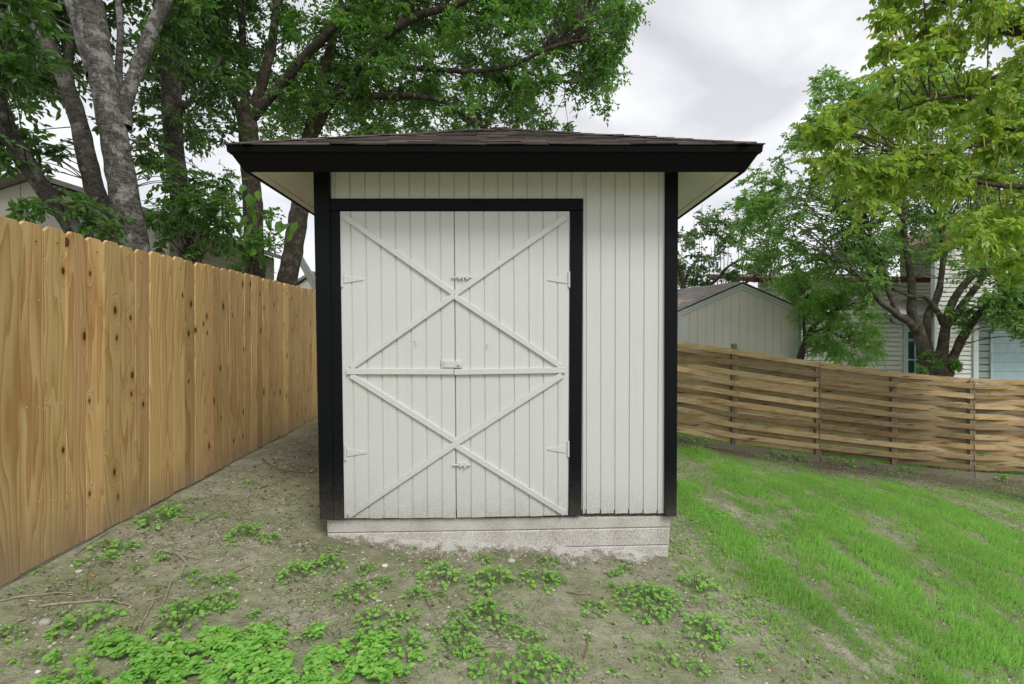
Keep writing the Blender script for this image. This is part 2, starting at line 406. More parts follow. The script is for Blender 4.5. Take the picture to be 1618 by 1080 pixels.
def box(g, c, s, ch=0.0):
    c = np.array(c, float); h = np.array(s, float) / 2
    v = [c + h * np.array(k) for k in ((-1, -1, -1), (1, -1, -1), (1, 1, -1), (-1, 1, -1), (-1, -1, 1), (1, -1, 1), (1, 1, 1), (-1, 1, 1))]
    return g.add(v, [[3, 2, 1, 0], [4, 5, 6, 7], [0, 1, 5, 4], [1, 2, 6, 5], [2, 3, 7, 6], [3, 0, 4, 7]])

def catmull(pts, m):
    pts = np.asarray(pts, float)
    if len(pts) < 3: 
        t = np.linspace(0, 1, m * max(1, len(pts) - 1) + 1)[:, None]
        return pts[0] * (1 - t) + pts[-1] * t
    p = np.vstack([2 * pts[0] - pts[1], pts, 2 * pts[-1] - pts[-2]]); out = []
    for i in range(1, len(p) - 2):
        for t in np.linspace(0, 1, m, endpoint=False):
            a, b, c, d = p[i - 1], p[i], p[i + 1], p[i + 2]
            out.append(0.5 * (2 * b + (c - a) * t + (2 * a - 5 * b + 4 * c - d) * t * t + (3 * b - a - 3 * c + d) * t ** 3))
    out.append(pts[-1]); return np.array(out)

def tube(path, rad, sides=8, wob=0.0, seed=0):
    """path (n,3), rad (n,) -> verts, quads"""
    path = np.asarray(path, float); n = len(path)
    t = np.gradient(path, axis=0); t /= np.linalg.norm(t, axis=1)[:, None] + 1e-9
    ref = np.array([0.3, 1.0, 0.1]); 
    u = np.cross(t, ref); u /= np.linalg.norm(u, axis=1)[:, None] + 1e-9
    w = np.cross(t, u)
    a = np.arange(sides) / sides * 2 * np.pi
    r = np.asarray(rad)[:, None] * np.ones(sides)
    if wob: r = r * (1 + wob * (vnoise(np.arange(n)[:, None] * 0.55 + seed, a[None, :] * 1.3 + seed * 3.1) - 0.5) * 2)
    v = path[:, None, :] + r[..., None] * (np.cos(a)[None, :, None] * u[:, None, :] + np.sin(a)[None, :, None] * w[:, None, :])
    i = np.arange(n - 1)[:, None] * sides + np.arange(sides)[None, :]
    j = np.arange(n - 1)[:, None] * sides + (np.arange(sides)[None, :] + 1) % sides
    q = np.stack([i, j, j + sides, i + sides], -1).reshape(-1, 4)
    return v.reshape(-1, 3), q

def nrm(v): return v / (np.linalg.norm(v, axis=-1, keepdims=True) + 1e-9)

def leaf_mesh(base, axis, normal, L, wr=0.45, fold=0.25, droop=0.15):
    """ovate leaves: six vertices, two bent halves each"""
    n = len(base); axis = nrm(axis); side = nrm(np.cross(axis, normal)); up = np.cross(side, axis)
    L = np.asarray(L)[:, None]; wr = np.asarray(wr) * np.ones((n, 1)) / 2 if np.ndim(wr) == 0 else np.asarray(wr)[:, None] / 2
    f = fold * wr * L
    v = np.stack([base,
                  base + axis * L * 0.30 + side * wr * L + up * f,
                  base + axis * L * 0.66 + side * wr * L * 0.75 + up * (f * 0.7 - droop * L * 0.3),
                  base + axis * L - up * droop * L,
                  base + axis * L * 0.66 - side * wr * L * 0.75 + up * (f * 0.7 - droop * L * 0.3),
                  base + axis * L * 0.30 - side * wr * L + up * f], 1).reshape(-1, 3)
    o = np.arange(n)[:, None] * 6
    q = np.concatenate([o + np.array([[0, 1, 2, 3]]), o + np.array([[0, 3, 4, 5]])])
    return v, q

def rot_about(v, ax, ang):
    return v * np.cos(ang)[:, None] + np.cross(ax, v) * np.sin(ang)[:, None] + ax * (np.sum(ax * v, 1)[:, None]) * (1 - np.cos(ang))[:, None]

# ------------------------------------------------------------------ ground
def axis_pts(lo, hi, step, far):
    a = list(np.arange(lo, hi + 1e-6, step)); s = step; x = hi
    while x < far: s *= 1.35; x += s; a.append(x)
    s = step; x = lo
    while x > -far: s *= 1.35; x -= s; a.insert(0, x)
    return np.array(a)
gx = axis_pts(-3.0, 8.4, 0.03, 300); gy = axis_pts(1.7, 7.8, 0.03, 300)
GX, GY = np.meshgrid(gx, gy, indexing='ij')
GZ = ground_z(GX, GY)
BANDS = [[G(*p) for p in b] for b in (
    [(1110, 715), (1190, 775), (1290, 870), (1400, 975), (1520, 1075)],
    [(1240, 770), (1330, 835), (1440, 920), (1560, 1010), (1610, 1060)],
    [(1310, 765), (1400, 800), (1500, 860), (1618, 940)],
    [(1085, 770), (1150, 840), (1215, 910), (1260, 950)],
    [(1100, 905), (1180, 960), (1260, 1030), (1330, 1080)],
    [(1430, 775), (1520, 815), (1618, 870)])]
BW = [0.26, 0.24, 0.34, 0.16, 0.12, 0.25]
def band(x, y):
    best = np.zeros_like(x)
    for b, w in zip(BANDS, BW):
        b = np.array(b)
        d = np.full(x.shape, 9.0)
        for i in range(len(b) - 1):
            a, c = b[i], b[i + 1]; e = c - a
            t = np.clip(((x - a[0]) * e[0] + (y - a[1]) * e[1]) / (e @ e), 0, 1)
            d = np.minimum(d, np.hypot(x - a[0] - t * e[0], y - a[1] - t * e[1]))
        d = d + 0.34 * (fbm(x * 2.9 + 9, y * 1.4, 4) - 0.5)
        best = np.maximum(best, np.clip(1.5 - d / w, 0, 1))
    return best
def grass_density(x, y):
    edge = np.interp(y, [2.0, 2.6, 3.2, 4.0, 5.0, 7.0], [1.75, 1.45, 1.15, 1.0, .95, 1.1])   # bare soil to the left of this line
    left = np.clip((x - edge + 0.5 * (fbm(x * 2, y * 2, 3) - 0.5)) / 0.35, 0, 1)
    top = np.clip((6.95 + 0.6 * (fbm(x * 1.5 + 3, y * 1.5, 3) - 0.5) - 0.07 * x - y) / 0.4, 0, 1)
    n = fbm(x * 3.1 + 2, y * 1.1 + 8, 4)
    far = np.clip((x - 0.75 * y - 1.5) / 1.2, 0, 1)
    b = band(x, y)
    d = left * top * np.clip(0.85 * b + np.clip((n - 0.28) * 3.4, 0, 0.85), 0, 1)
    d = d * np.clip((fbm(x * 7 + 4, y * 4.5, 4) - 0.30) * 6, 0.22, 1)
    return d * (1 - 0.75 * far * (1 - b)), b
dens, bnd = grass_density(GX, GY)
inner = (GX > -2.6) & (GX < 8.4) & (GY < 7.1)
mulch = np.clip((GY + 0.05 * GX - 6.35 + 0.7 * (fbm(GX * 1.5 + 3, GY * 1.5, 3) - 0.5)) / 0.4, 0, 1) * (GX > 1.0) * (GY < 7.3)
lawn = np.where((GY > 7.2) & (GX > 0.5), np.clip((fbm(GX * 0.8, GY * 0.8, 3) - 0.25) * 3, 0, 1), 0)
contact_shade = np.exp(-np.clip(3.36 - GY, 0, 9) / 0.20) * (GY < 3.5) * (GX > -1.3) * (GX < 1.1)  # contact shadow painted into the soil colour along the shed front
contact_shade = np.maximum(contact_shade, np.clip((-1.15 - GX) / 0.25, 0, 1) * np.clip((GY - 4.0) / 0.8, 0, 1) * 0.7)  # same painted shade for the passage between fence and shed
gm = M('bare_soil', 0.95, 0.15)
p = gm.pos()
a1 = gm.noise(p, 1.7, 6, 0.6); a2 = gm.noise(p, 14, 5, 0.65); a3 = gm.noise(p, 120, 3, 0.7)
c = gm.mix(gm.ramp(a1, [(0.35, 0.0), (0.65, 1.0)]), (0.425, 0.42, 0.285), (0.58, 0.565, 0.42))
c = gm.mix(gm.math('MULTIPLY', gm.ramp(a2, [(0.42, 0.0), (0.64, 1.0)]), 0.65), c, (0.235, 0.215, 0.140))
c = gm.mix(gm.math('MULTIPLY', gm.ramp(a3, [(0.55, 0.0), (0.7, 1.0)]), 0.45), c, (0.55, 0.52, 0.43))
moss = gm.noise(gm.mapv(p, (1, 1, 1), (4, 2, 0)), 2.4, 5, 0.6)
c = gm.mix(gm.math('MULTIPLY', gm.ramp(moss, [(0.42, 0.0), (0.62, 1.0)]), 0.55), c, (0.245, 0.29, 0.125))
vo = gm.n('ShaderNodeTexVoronoi'); vo.feature = 'DISTANCE_TO_EDGE'; vo.inputs['Scale'].default_value = 17
wv = gm.n('ShaderNodeVectorMath'); wv.operation = 'ADD'
nz = gm.n('ShaderNodeTexNoise'); nz.inputs['Scale'].default_value = 7; gm.l(p, nz.inputs['Vector'])
sc = gm.n('ShaderNodeVectorMath'); sc.operation = 'SCALE'; sc.inputs['Scale'].default_value = 0.22; gm.l(nz.outputs['Color'], sc.inputs[0])
gm.l(p, wv.inputs[0]); gm.l(sc.outputs[0], wv.inputs[1]); gm.l(wv.outputs[0], vo.inputs['Vector'])
crk = gm.math('MULTIPLY', gm.ramp(vo.outputs['Distance'], [(0.008, 1.0), (0.03, 0.0)]), gm.ramp(gm.noise(p, 2.6, 3), [(0.48, 0.0), (0.6, 1.0)]))
c = gm.mix(gm.math('MULTIPLY', crk, 0.40), c, (0.07, 0.055, 0.035))
c = gm.mix(gm.math('MULTIPLY', gm.attr('contact_shade'), 0.5), c, (0.15, 0.13, 0.09))  # darkens the soil colour where shade is painted in
c = gm.mix(gm.math('MULTIPLY', gm.attr('turf'), 0.6), c, (0.16, 0.21, 0.075))
mul = gm.mix(gm.ramp(gm.noise(p, 60, 4, 0.7), [(0.35, 0.0), (0.65, 1.0)]), (0.085, 0.062, 0.040), (0.22, 0.185, 0.14))
c = gm.mix(gm.math('MULTIPLY', gm.attr('mulch'), 0.75), c, mul)
lw = gm.mix(gm.noise(p, 40, 4, 0.7), (0.055, 0.13, 0.025), (0.13, 0.24, 0.06))
c = gm.mix(gm.attr('lawn'), c, lw)
gm.col(c)
gm.bump(gm.math('SUBTRACT', gm.math('ADD', a3, gm.math('MULTIPLY', a2, 2.0)), gm.math('MULTIPLY', crk, 1.0)), 1.0, 0.022)
nx, ny = GX.shape
ii = (np.arange(nx - 1)[:, None] * ny + np.arange(ny - 1)[None, :]).ravel()
gme = np_mesh('ground', np.stack([GX, GY, GZ], -1).reshape(-1, 3), [np.stack([ii, ii + ny, ii + ny + 1, ii + 1], -1)], gm.m, True,
              {'turf': dens.ravel(), 'mulch': mulch.ravel(), 'lawn': lawn.ravel(), 'contact_shade': contact_shade.ravel()})
gobj = link('ground', gme, None, (0, 0, 0), kind='structure')

# ------------------------------------------------------------------ garden shed
Y0 = 3.36
XC = -0.091; YC = Y0 + 1.265
shed = thing('garden_shed', 'white board shed with black trim, double cross-braced doors and a brown hip roof', 'shed', (XC, YC, float(ground_z(XC, YC))))
def pxz(px, py, Y=Y0):
    p = P(px, py, Y); return (p[0], p[2])
def plank(name, pts, yf, yb, mat, parent, cham=0.0015, **pr):
    g = Geo(); prism(g, [pxz(x, y, yf) for x, y in pts], yf, yb, cham); return g.part(name, mat, parent, **pr)
def lerp(a, b, t): return a + (b - a) * t
# sheathing behind the boards
def wall_core():
    g = Geo()
    box(g, (XC, YC, 1.5), (2.44, 2.44, 2.36)); return g
wc = Geo(); box(wc, (XC, YC, (0.32 + 2.70) / 2), (2.40, 2.516, 2.70 - 0.32)); wc.part('wall_sheathing', MAT['white'], shed)
YW = Y0 - 0.0; GAPX = 1.0    # half a groove, in px
tops = [529.6, 553, 576.6, 600, 623, 647, 671, 694, 717.6, 741, 764, 787, 810.6, 833, 856.5, 879.6, 902.7]
tops = [520] + tops + [923.5]
for i in range(len(tops) - 1):      # short boards over the doors
    a, b = tops[i] + GAPX, tops[i + 1] - GAPX
    plank('siding_board', [(a, 240), (b, 240), (b, 314), (a, 314)], YW, YW + 0.012, MAT['white'], shed)
rt = [925.5, 949, 972, 995, 1018, 1041, 1053]; rb = [926, 948.7, 971, 993.5, 1016, 1038.5, 1051]
rt = [920.6] + rt; rb = [919.8] + rb
for i in range(len(rt) - 1):
    zt = 240
    plank('siding_board', [(rt[i] + GAPX, zt), (rt[i + 1] - GAPX, zt), (rb[i + 1] - GAPX, 810.8 - 0.2 * i * .3), (rb[i] + GAPX, 811.6 - 0.2 * i * .3)], YW, YW + 0.012, MAT['white'], shed)
# side and rear boards (seen only from a step aside)
sb = Geo(); box(sb, (0, 0, 0), (0.012, 0.094, 2.25)); sbm = sb.part('siding_board', MAT['white'], shed, origin=(0, 0, 0)); sbm.location = Vector(np.array([XC - 1.213, Y0 + 0.06, 1.46]) - WO[shed.name])
for side in (-1, 1):
    for k in range(25):
        if side == -1 and k == 0: continue
        o = link('siding_board', sbm.data, shed, (XC + side * 1.213, Y0 + 0.06 + k * 0.1016, 1.46))
rbk = Geo()
for k in range(25): box(rbk, (XC - 1.22 + k * 0.1016, Y0 + 2.532, 1.46), (0.094, 0.012, 2.25))
rbk.part('rear_siding', MAT['white'], shed, kind='stuff')
# trims
plank('corner_trim', [(494.5, 262), (519.8, 262), (525.8, 820), (504.8, 820.5)], YW - 0.032, YW + 0.02, MAT['black'], shed, 0.004)
plank('corner_trim', [(1051.8, 262), (1072, 262), (1069.5, 815.8), (1050.8, 815.8)], YW - 0.024, YW + 0.02, MAT['black'], shed, 0.003)
for xs, s in ((508, -1), (1067, 1)):     # returns of the corner trim on the side walls
    x0 = P(xs, 500, Y0)[0]; g = Geo(); box(g, (x0 + s * 0.006, YW + 0.062, (0.28 + 2.60) / 2), (0.02, 0.078, 2.60 - 0.285)); g.part('corner_trim', MAT['black'], shed)
for xs in (-1, 1):
    g = Geo(); box(g, (XC + xs * 1.225, Y0 + 2.545, 1.45), (0.09, 0.03, 2.3)); g.part('corner_trim', MAT['black'], shed)
plank('door_header', [(520.4, 313), (921.5, 313), (921.3, 332), (520.6, 332)], YW - 0.022, YW + 0.012, MAT['black'], shed, 0.003)
plank('door_jamb', [(520.5, 332.6), (535.6, 332.6), (543, 820), (526.5, 820)], YW - 0.020, YW + 0.012, MAT['black'], shed, 0.003)
plank('door_jamb', [(901.8, 332.6), (921, 332.6), (919, 813.4), (899.6, 813.4)], YW - 0.020, YW + 0.012, MAT['black'], shed, 0.003)

# doors
YD = YW - 0.012
def make_door(edge_t, edge_b, bt, bb, bot_t, label):
    g = Geo()
    l, r = edge_t; lb, rb_ = edge_b
    prism(g, [pxz(l, 334), pxz(r, 334), pxz(rb_, bot_t(rb_) - 1), pxz(lb, bot_t(lb) - 1)], YD + 0.007, YW + 0.014)
    d = g.part('door', MAT['white'], shed); d['label'] = label
    T = [l - GAPX] + bt + [r + GAPX]; B = [lb - GAPX] + bb + [rb_ + GAPX]
    for i in range(len(T) - 1):
        a, b, e, f = T[i] + GAPX, T[i + 1] - GAPX, B[i + 1] - GAPX, B[i] + GAPX
        j = random.uniform(-0.5, 0.5)
        plank('door_board', [(a, 333.5), (b, 333.5), (e, bot_t(e) + j), (f, bot_t(f) + j)], YD, YD + 0.012, MAT['white'], d)
    return d
bot = lambda x: np.interp(x, [543, 720, 898], [819, 818.2, 814])
dl = make_door((537.3, 716.8), (544, 720), [554, 577.7, 601, 624.7, 648, 671.7, 695.6], [560.7, 583, 606, 629, 652, 675, 698.4], bot, 'left door leaf with lock hasp')
dr = make_door((718.4, 899.8), (721.8, 897.4), [741, 764, 788, 811, 835, 858, 880.7], [744, 767, 789.6, 813, 836, 858.7, 881], bot, 'right door leaf with slide bolts')
_lay = [0]
def strip(name, a, b, w, d, yf=None, ext=True):
    a = np.array(a, float); b = np.array(b, float); e = (b - a) / np.linalg.norm(b - a); n = np.array([-e[1], e[0]]) * w / 2
    _lay[0] += 1
    if yf is None:
        yf = YD - 0.0155 - 0.0013 * (_lay[0] % 3)
        sm = 718.5 if abs(b[0] - 718.5) < 12 else None
        if abs(a[0] - 718.5) < 12: a = a - (b - a) / np.linalg.norm(b - a) * 2.2
        if abs(b[0] - 718.5) < 12: b = b + (b - a) / np.linalg.norm(b - a) * 2.2
    return plank(name, [tuple(a + n), tuple(b + n), tuple(b - n), tuple(a - n)], yf, YD, MAT['white'], d, 0.0025)
for a, b, w in (((541.5, 340), (716.3, 462.5), 9.0), ((716, 467.5), (553.5, 581), 8.6), ((553.5, 592.5), (718.4, 696), 9.0), ((718.8, 702), (550, 815.5), 8.8), ):
    strip('brace', a, b, w, dl)
strip('rail', (546.5, 586.6), (716.6, 586.9), 9.4, dl, YD - 0.0195)
for a, b, w in (((895, 341.5), (719.5, 463.2), 9.2), ((719.5, 468.5), (887.5, 579), 8.6), ((888, 592.5), (721, 699.5), 9.6), ((722, 705), (892.5, 811.5), 8.6)):
    strip('brace', a, b, w, dr)
strip('rail', (717.6, 587.6), (893.5, 584.6), 9.2, dr, YD - 0.0195)
def hinge(d, xk, y, tip, kn):
    g = Geo(); yf = YD - 0.0055
    xs = sorted((xk, tip)); s = 1 if tip > xk else -1
    prism(g, [pxz(*q, yf) for q in ([(xk, y - 5.5), (tip, y - 1.2), (tip + s * 1.2, y + .6), (tip, y + 2), (xk, y + 6.5)])], yf, YD, 0.001)
    prism(g, [pxz(*q, yf) for q in [(kn - 1.6, y - 12.5), (kn + 1.6, y - 12.5), (kn + 1.6, y + 13), (kn - 1.6, y + 13)]], YD - 0.012, YD, 0.003)
    h = g.part('hinge', MAT['white_metal'], d)
    for t in (0.12, 0.45, 0.8):
        pass
    return h
hinge(dl, 543, 440.5, 573.5, 540.4); hinge(dl, 548, 714.5, 578.5, 545.6)
hinge(dr, 896, 441, 866.5, 899.2); hinge(dr, 894, 709, 865.5, 898)
for y, x0, x1 in ((438, 713, 746), (734.5, 715, 743.5)):
    g = Geo(); a = P(x0, y, YD - 0.012); b = P(x1, y, YD - 0.012)
    v, q = tube([a, (a + b) / 2, b], [0.0055] * 3, 8); g.addnp(v, [q])
    prism(g, [pxz(*t, YD - .004) for t in [(x0 + 9, y - 3.6), (x1 - 3, y - 3.6), (x1 - 3, y + 3.6), (x0 + 9, y + 3.6)]], YD - 0.005, YD, 0.001)
    v, q = tube([P(x0 + 19, y, YD - .012), P(x0 + 19, y + 5.5, YD - .02)], [0.004, 0.004], 6); g.addnp(v, [q])
    for xx in (x0 + 13, x1 - 8):
        prism(g, [pxz(*t, YD - .018) for t in [(xx - 2, y - 3.2), (xx + 2, y - 3.2), (xx + 2, y + 3.2), (xx - 2, y + 3.2)]], YD - 0.019, YD, 0.002)
    g.part('slide_bolt', MAT['white_metal'], dr)
g = Geo()
prism(g, [pxz(*t, YD - .02) for t in [(697, 568.5), (705, 568.5), (705, 581.2), (697, 581.2)]], YD - 0.012, YD, 0.002)
prism(g, [pxz(*t, YD - .02) for t in [(701.5, 569.8), (729.5, 569.8), (729.5, 581), (701.5, 581)]], YD - 0.022, YD, 0.003)
v, q = tube([P(724.6, 575.4, YD - .02), P(724.6, 575.4, YD - .034), P(724.6, 575.4, YD - .036)], [0.0095, 0.0085, 0.0], 10); g.addnp(v, [q])
g.part('hasp_latch', MAT['white_metal'], dl)
for (x, y), d in (((657.5, 538.5), dl), ((771.5, 544.5), dr)):
    g = Geo(); v, q = tube([P(x - 2.5, y - .5, YD), P(x - 1, y, YD - .02), P(x + 2.5, y + 1.5, YD - .02)], [0.0025] * 3, 6); g.addnp(v, [q]); g.part('hook', MAT['white_metal'], d)

# foundation courses
def course(pts, yf, nm='foundation_course'):
    g = Geo(); prism(g, [pxz(x, y, yf) for x, y in pts], yf, yf + 0.2, 0.006); g.part(nm, MAT['found'], shed)
course([(516, 821.5), (1059.8, 815.5), (1059.4, 832.6), (800, 837.6), (516.5, 842)], Y0 + 0.014)
course([(517, 843), (800, 838.6), (1059, 833.7), (1057, 860.5), (800, 866), (517, 872)], Y0 + 0.010)
course([(517, 873), (800, 867), (1056.8, 861.5), (1055, 900), (517, 900)], Y0 + 0.006)
g = Geo(); box(g, (XC, YC + 0.06, 0.18), (2.36, 2.36, 0.30)); g.part('foundation_slab', MAT['found'], shed)
# concrete that ran out over the soil under the courses
u = np.linspace(0, 1, 120); wv_ = np.linspace(0, 1, 8)
UU, VV = np.meshgrid(u, wv_, indexing='ij')
sx = P(519, 0, Y0)[0] + UU * (P(1040, 0, Y0)[0] - P(519, 0, Y0)[0])
wd = np.minimum(1, np.minimum(UU, 1 - UU) * 12) * (0.05 + 0.20 * np.clip(fbm(UU * 14 + 3, UU * 0 + 2, 4) * 1.6 - 0.45, 0, 1))
sy = Y0 + 0.03 - VV * (wd + 0.03)
sz = ground_z(sx, sy) + (1 - VV) ** 0.8 * 0.03 * (0.35 + fbm(UU * 20 + 8, VV * 2, 3)) * np.minimum(1, np.minimum(UU, 1 - UU) * 12) + 0.010 * (fbm(UU * 70, VV * 6, 3) - 0.4) - 0.014 * (VV > 0.95)
ix = (np.arange(119)[:, None] * 8 + np.arange(7)[None, :]).ravel()
so_ = np.array([XC, Y0, 0.1])
link('spatter', np_mesh('spatter', np.stack([sx, sy, sz], -1).reshape(-1, 3) - so_, [np.stack([ix, ix + 1, ix + 9, ix + 8], -1)], MAT['spill'], True, {'near': (1 - VV).ravel()}), shed, so_)

# roof
OT, OB = 0.387, 0.312
ZT, ZB = CZ + 1.194, CZ + 1.061
HW = 1.265
AP = np.array([XC, YC, CZ + 2.015])
def corner(o, z, sx_, sy_): return np.array([XC + sx_ * (HW + o), YC + sy_ * (HW + o), z])
SIDES = [((-1, -1), (1, -1)), ((1, -1), (1, 1)), ((1, 1), (-1, 1)), ((-1, 1), (-1, -1))]
for a, b in SIDES:
    g = Geo(); A, B, Cc, D = corner(OT - .012, ZT - .028, *a), corner(OT - .012, ZT - .028, *b), corner(OB, ZB, *b), corner(OB, ZB, *a)
    th = 0.024
    A2, B2 = corner(OT - .012 - th, ZT - .04, *a), corner(OT - .012 - th, ZT - .04, *b); C2, D2 = corner(OB - th, ZB + .006, *b), corner(OB - th, ZB + .006, *a)
    g.add([A, B, Cc, D, A2, B2, C2, D2], [[3, 2, 1, 0], [4, 5, 6, 7], [0, 1, 5, 4], [2, 3, 7, 6], [1, 2, 6, 5], [3, 0, 4, 7]])
    g.part('fascia_board', MAT['fascia'], shed)
    g = Geo(); A, B, Cc, D = corner(OT, ZT, *a), corner(OT, ZT, *b), corner(OT - .004, ZT - .034, *b), corner(OT - .004, ZT - .034, *a)
    A2, B2 = corner(OT - .02, ZT + .006, *a), corner(OT - .02, ZT + .006, *b); C2, D2 = corner(OT - .02, ZT - .034, *b), corner(OT - .02, ZT - .034, *a)
    g.add([A, B, Cc, D, A2, B2, C2, D2], [[3, 2, 1, 0], [4, 5, 6, 7], [0, 1, 5, 4], [2, 3, 7, 6], [1, 2, 6, 5], [3, 0, 4, 7]])
    g.part('drip_edge', MAT['drip'], shed)
    g = Geo(); th = 0.0245; up = 0.5 * (OB + 0.13)
    A, B = corner(OB - th, ZB + .012, *a), corner(OB - th, ZB + .012, *b); Cc, D = corner(-.13, ZB + .012 + up, *b), corner(-.13, ZB + .012 + up, *a)
    dz = np.array([0, 0, .012]); g.add([A, B, Cc, D, A + dz, B + dz, Cc + dz, D + dz], [[0, 1, 2, 3], [7, 6, 5, 4], [0, 4, 5, 1], [2, 6, 7, 3]])
    g.part('soffit', MAT['cream'], shed)
    if a[0] == b[0]:
        g = Geo(); A, B = corner(OB - th - .001, ZB + .004, *a), corner(OB - th - .001, ZB + .004, *b); Cc, D = corner(OB - th - .03, ZB + .018, *b), corner(OB - th - .03, ZB + .018, *a)
        g.add([A, B, Cc, D, A + dz, B + dz, Cc + dz, D + dz], [[0, 1, 2, 3], [7, 6, 5, 4], [0, 4, 5, 1], [2, 6, 7, 3]])
        g.part('soffit_strip', MAT['cream'], shed)
g = Geo()
cs = [corner(OT - 0.004, ZT + 0.004, *s) for s in ((-1, -1), (1, -1), (1, 1), (-1, 1))]
top = AP - np.array([0, 0, 0.012])
g.add(cs + [top] + [c_ - np.array([0, 0, .02]) for c_ in cs], [[0, 1, 4], [1, 2, 4], [2, 3, 4], [3, 0, 4]])
g.part('roof_deck', MAT['shingle'], shed)
# shingles: courses on each slope, clipped to the hips
def slope_frame(k):
    a, b = SIDES[k]; A = corner(OT + .004, ZT + .006, *a); B = corner(OT + .004, ZT + .006, *b)
    e = nrm(B - A); mid = (A + B) / 2; upv = AP - mid; L = np.linalg.norm(upv); upv = upv / L; n = np.cross(e, upv); return mid, e, upv, n, L, np.linalg.norm(B - A) / 2
EXPO = 0.125
def shingle_geo(g, fr, s0, s1, t0, lift):
    mid, e, upv, n, L, hw = fr
    h0, h1 = hw * (1 - t0 / L), hw * (1 - min(t0 + EXPO * 1.35, L) / L)
    a, b = max(s0, -h0), min(s1, h0); c_, d = max(s0, -h1), min(s1, h1)
    if b - a < 0.02: return False
    t1 = min(t0 + EXPO * 1.35, L)
    if d < c_:      # a corner piece: its top ends where it meets the hip
        c_ = d = float(np.clip((c_ + d) / 2, a, b)); t1 = min(t1, max(t0 + .004, L * (1 - abs(c_) / hw)))
    th = 0.006 + lift
    j1, j2 = random.uniform(-.004, .004), random.uniform(-.004, .004)
    v = [mid + e * a + upv * (t0 + j1) + n * (th + random.uniform(-.001, .003)), mid + e * b + upv * (t0 + j2) + n * (th + random.uniform(-.001, .003)), mid + e * d + upv * t1 + n * .002, mid + e * c_ + upv * t1 + n * .002]
    v += [q - n * .007 for q in v[:2]]
    g.add(v, [[0, 1, 2, 3], [4, 5, 1, 0], [4, 0, 3], [5, 2, 1]]); return True
for k in range(4):
    fr = slope_frame(k); mid, e, upv, n, L, hw = fr
    row = 0; t0 = 0.0; joined = Geo()
    while t0 < L - 0.03:
        s = -hw - random.uniform(0, 0.25)
        while s < hw:
            wdt = random.uniform(0.13, 0.34)
            g = Geo() if k == 0 else joined
            ok = shingle_geo(g, fr, s + .001, s + wdt - .001, t0, random.choice([0, 0, .003, .004]))
            if ok and k == 0: g.part('shingle', MAT['shingle'], shed)
            s += wdt
        t0 += EXPO; row += 1
    if k: joined.part('shingle_courses', MAT['shingle'], shed, kind='stuff')
for s in ((-1, -1), (1, -1), (1, 1), (-1, 1)):     # cap shingles up the four hips
    A = corner(OT + .002, ZT + .006, *s); u = AP - A; L = np.linalg.norm(u); u = u / L
    side = nrm(np.cross(u, np.array([0, 0, 1.0]))); up = np.cross(side, u)
    nc = int(L / 0.15)
    for i in range(nc + 1):
        t0 = .05 + i * (L - .05) / (nc + 1); t1 = min(L + .02, t0 + 0.23); g = Geo()
        j = random.uniform(-.006, .008); dn = 0.035
        pts = []
        for t, lf in ((t0, 0.010 + j * .5), (t1, 0.004)):
            c_ = A + u * t
            pts += [c_ - side * 0.12 + up * (lf - dn), c_ + up * (lf + .006), c_ + side * 0.12 + up * (lf - dn)]
        pts += [q - up * .007 for q in pts[:3]]
        g.add(pts, [[0, 1, 4, 3][::-1], [1, 2, 5, 4][::-1], [6, 7, 1, 0][::-1], [7, 8, 2, 1][::-1]]); g.part('hip_shingle', MAT['shingle'], shed)

# ------------------------------------------------------------------ left fence: new pine pickets
FD = nrm(np.array([(762 - CX) / F, 1.0, (537 - 521) / F])); 
fa = math.atan2(FD[1], FD[0])
fence = thing('picket_fence', 'tall new pine privacy fence of dog-eared pickets running past the left side of the shed', 'fence', (-2.70, 5.0, float(ground_z(-2.7, 5))))
PW, PT, PH = 0.1385, 0.017, 1.83
def fence_pt(s, h=0.0):      # s metres along from the point that shows at the photo's left edge
    b = np.array([-2.518, 2.39, CZ - 388 / F * 2.39]); q = b + FD * s; q[2] += h; return q
pk = []
for v_ in range(8):
    g = Geo(); w = PW / 2 - .0019; c1, c2 = 0.026 + random.uniform(-.004, .004), 0.026 + random.uniform(-.004, .004)
    prism(g, [(-w, 0), (w, 0), (w, PH - c2), (w - c2, PH), (-w + c1, PH), (-w, PH - c1)], 0, PT, 0.0018)
    vv = np.concatenate(g.v); 
    pk.append(np_mesh('picket', vv, [np.array(f) for f in g.f.values()], MAT['pine']))
npk = 0
s = -1.35
while s < 7.6:
    q = fence_pt(s, random.uniform(-.008, .008))
    q = q + np.array([random.uniform(-.0015, .001), 0, 0]); o = link('picket', pk[npk % 8], fence, q)
    o.rotation_euler = (random.uniform(-.004, .004), random.uniform(-.003, .003), fa + random.uniform(-.006, .006))
    s += PW; npk += 1
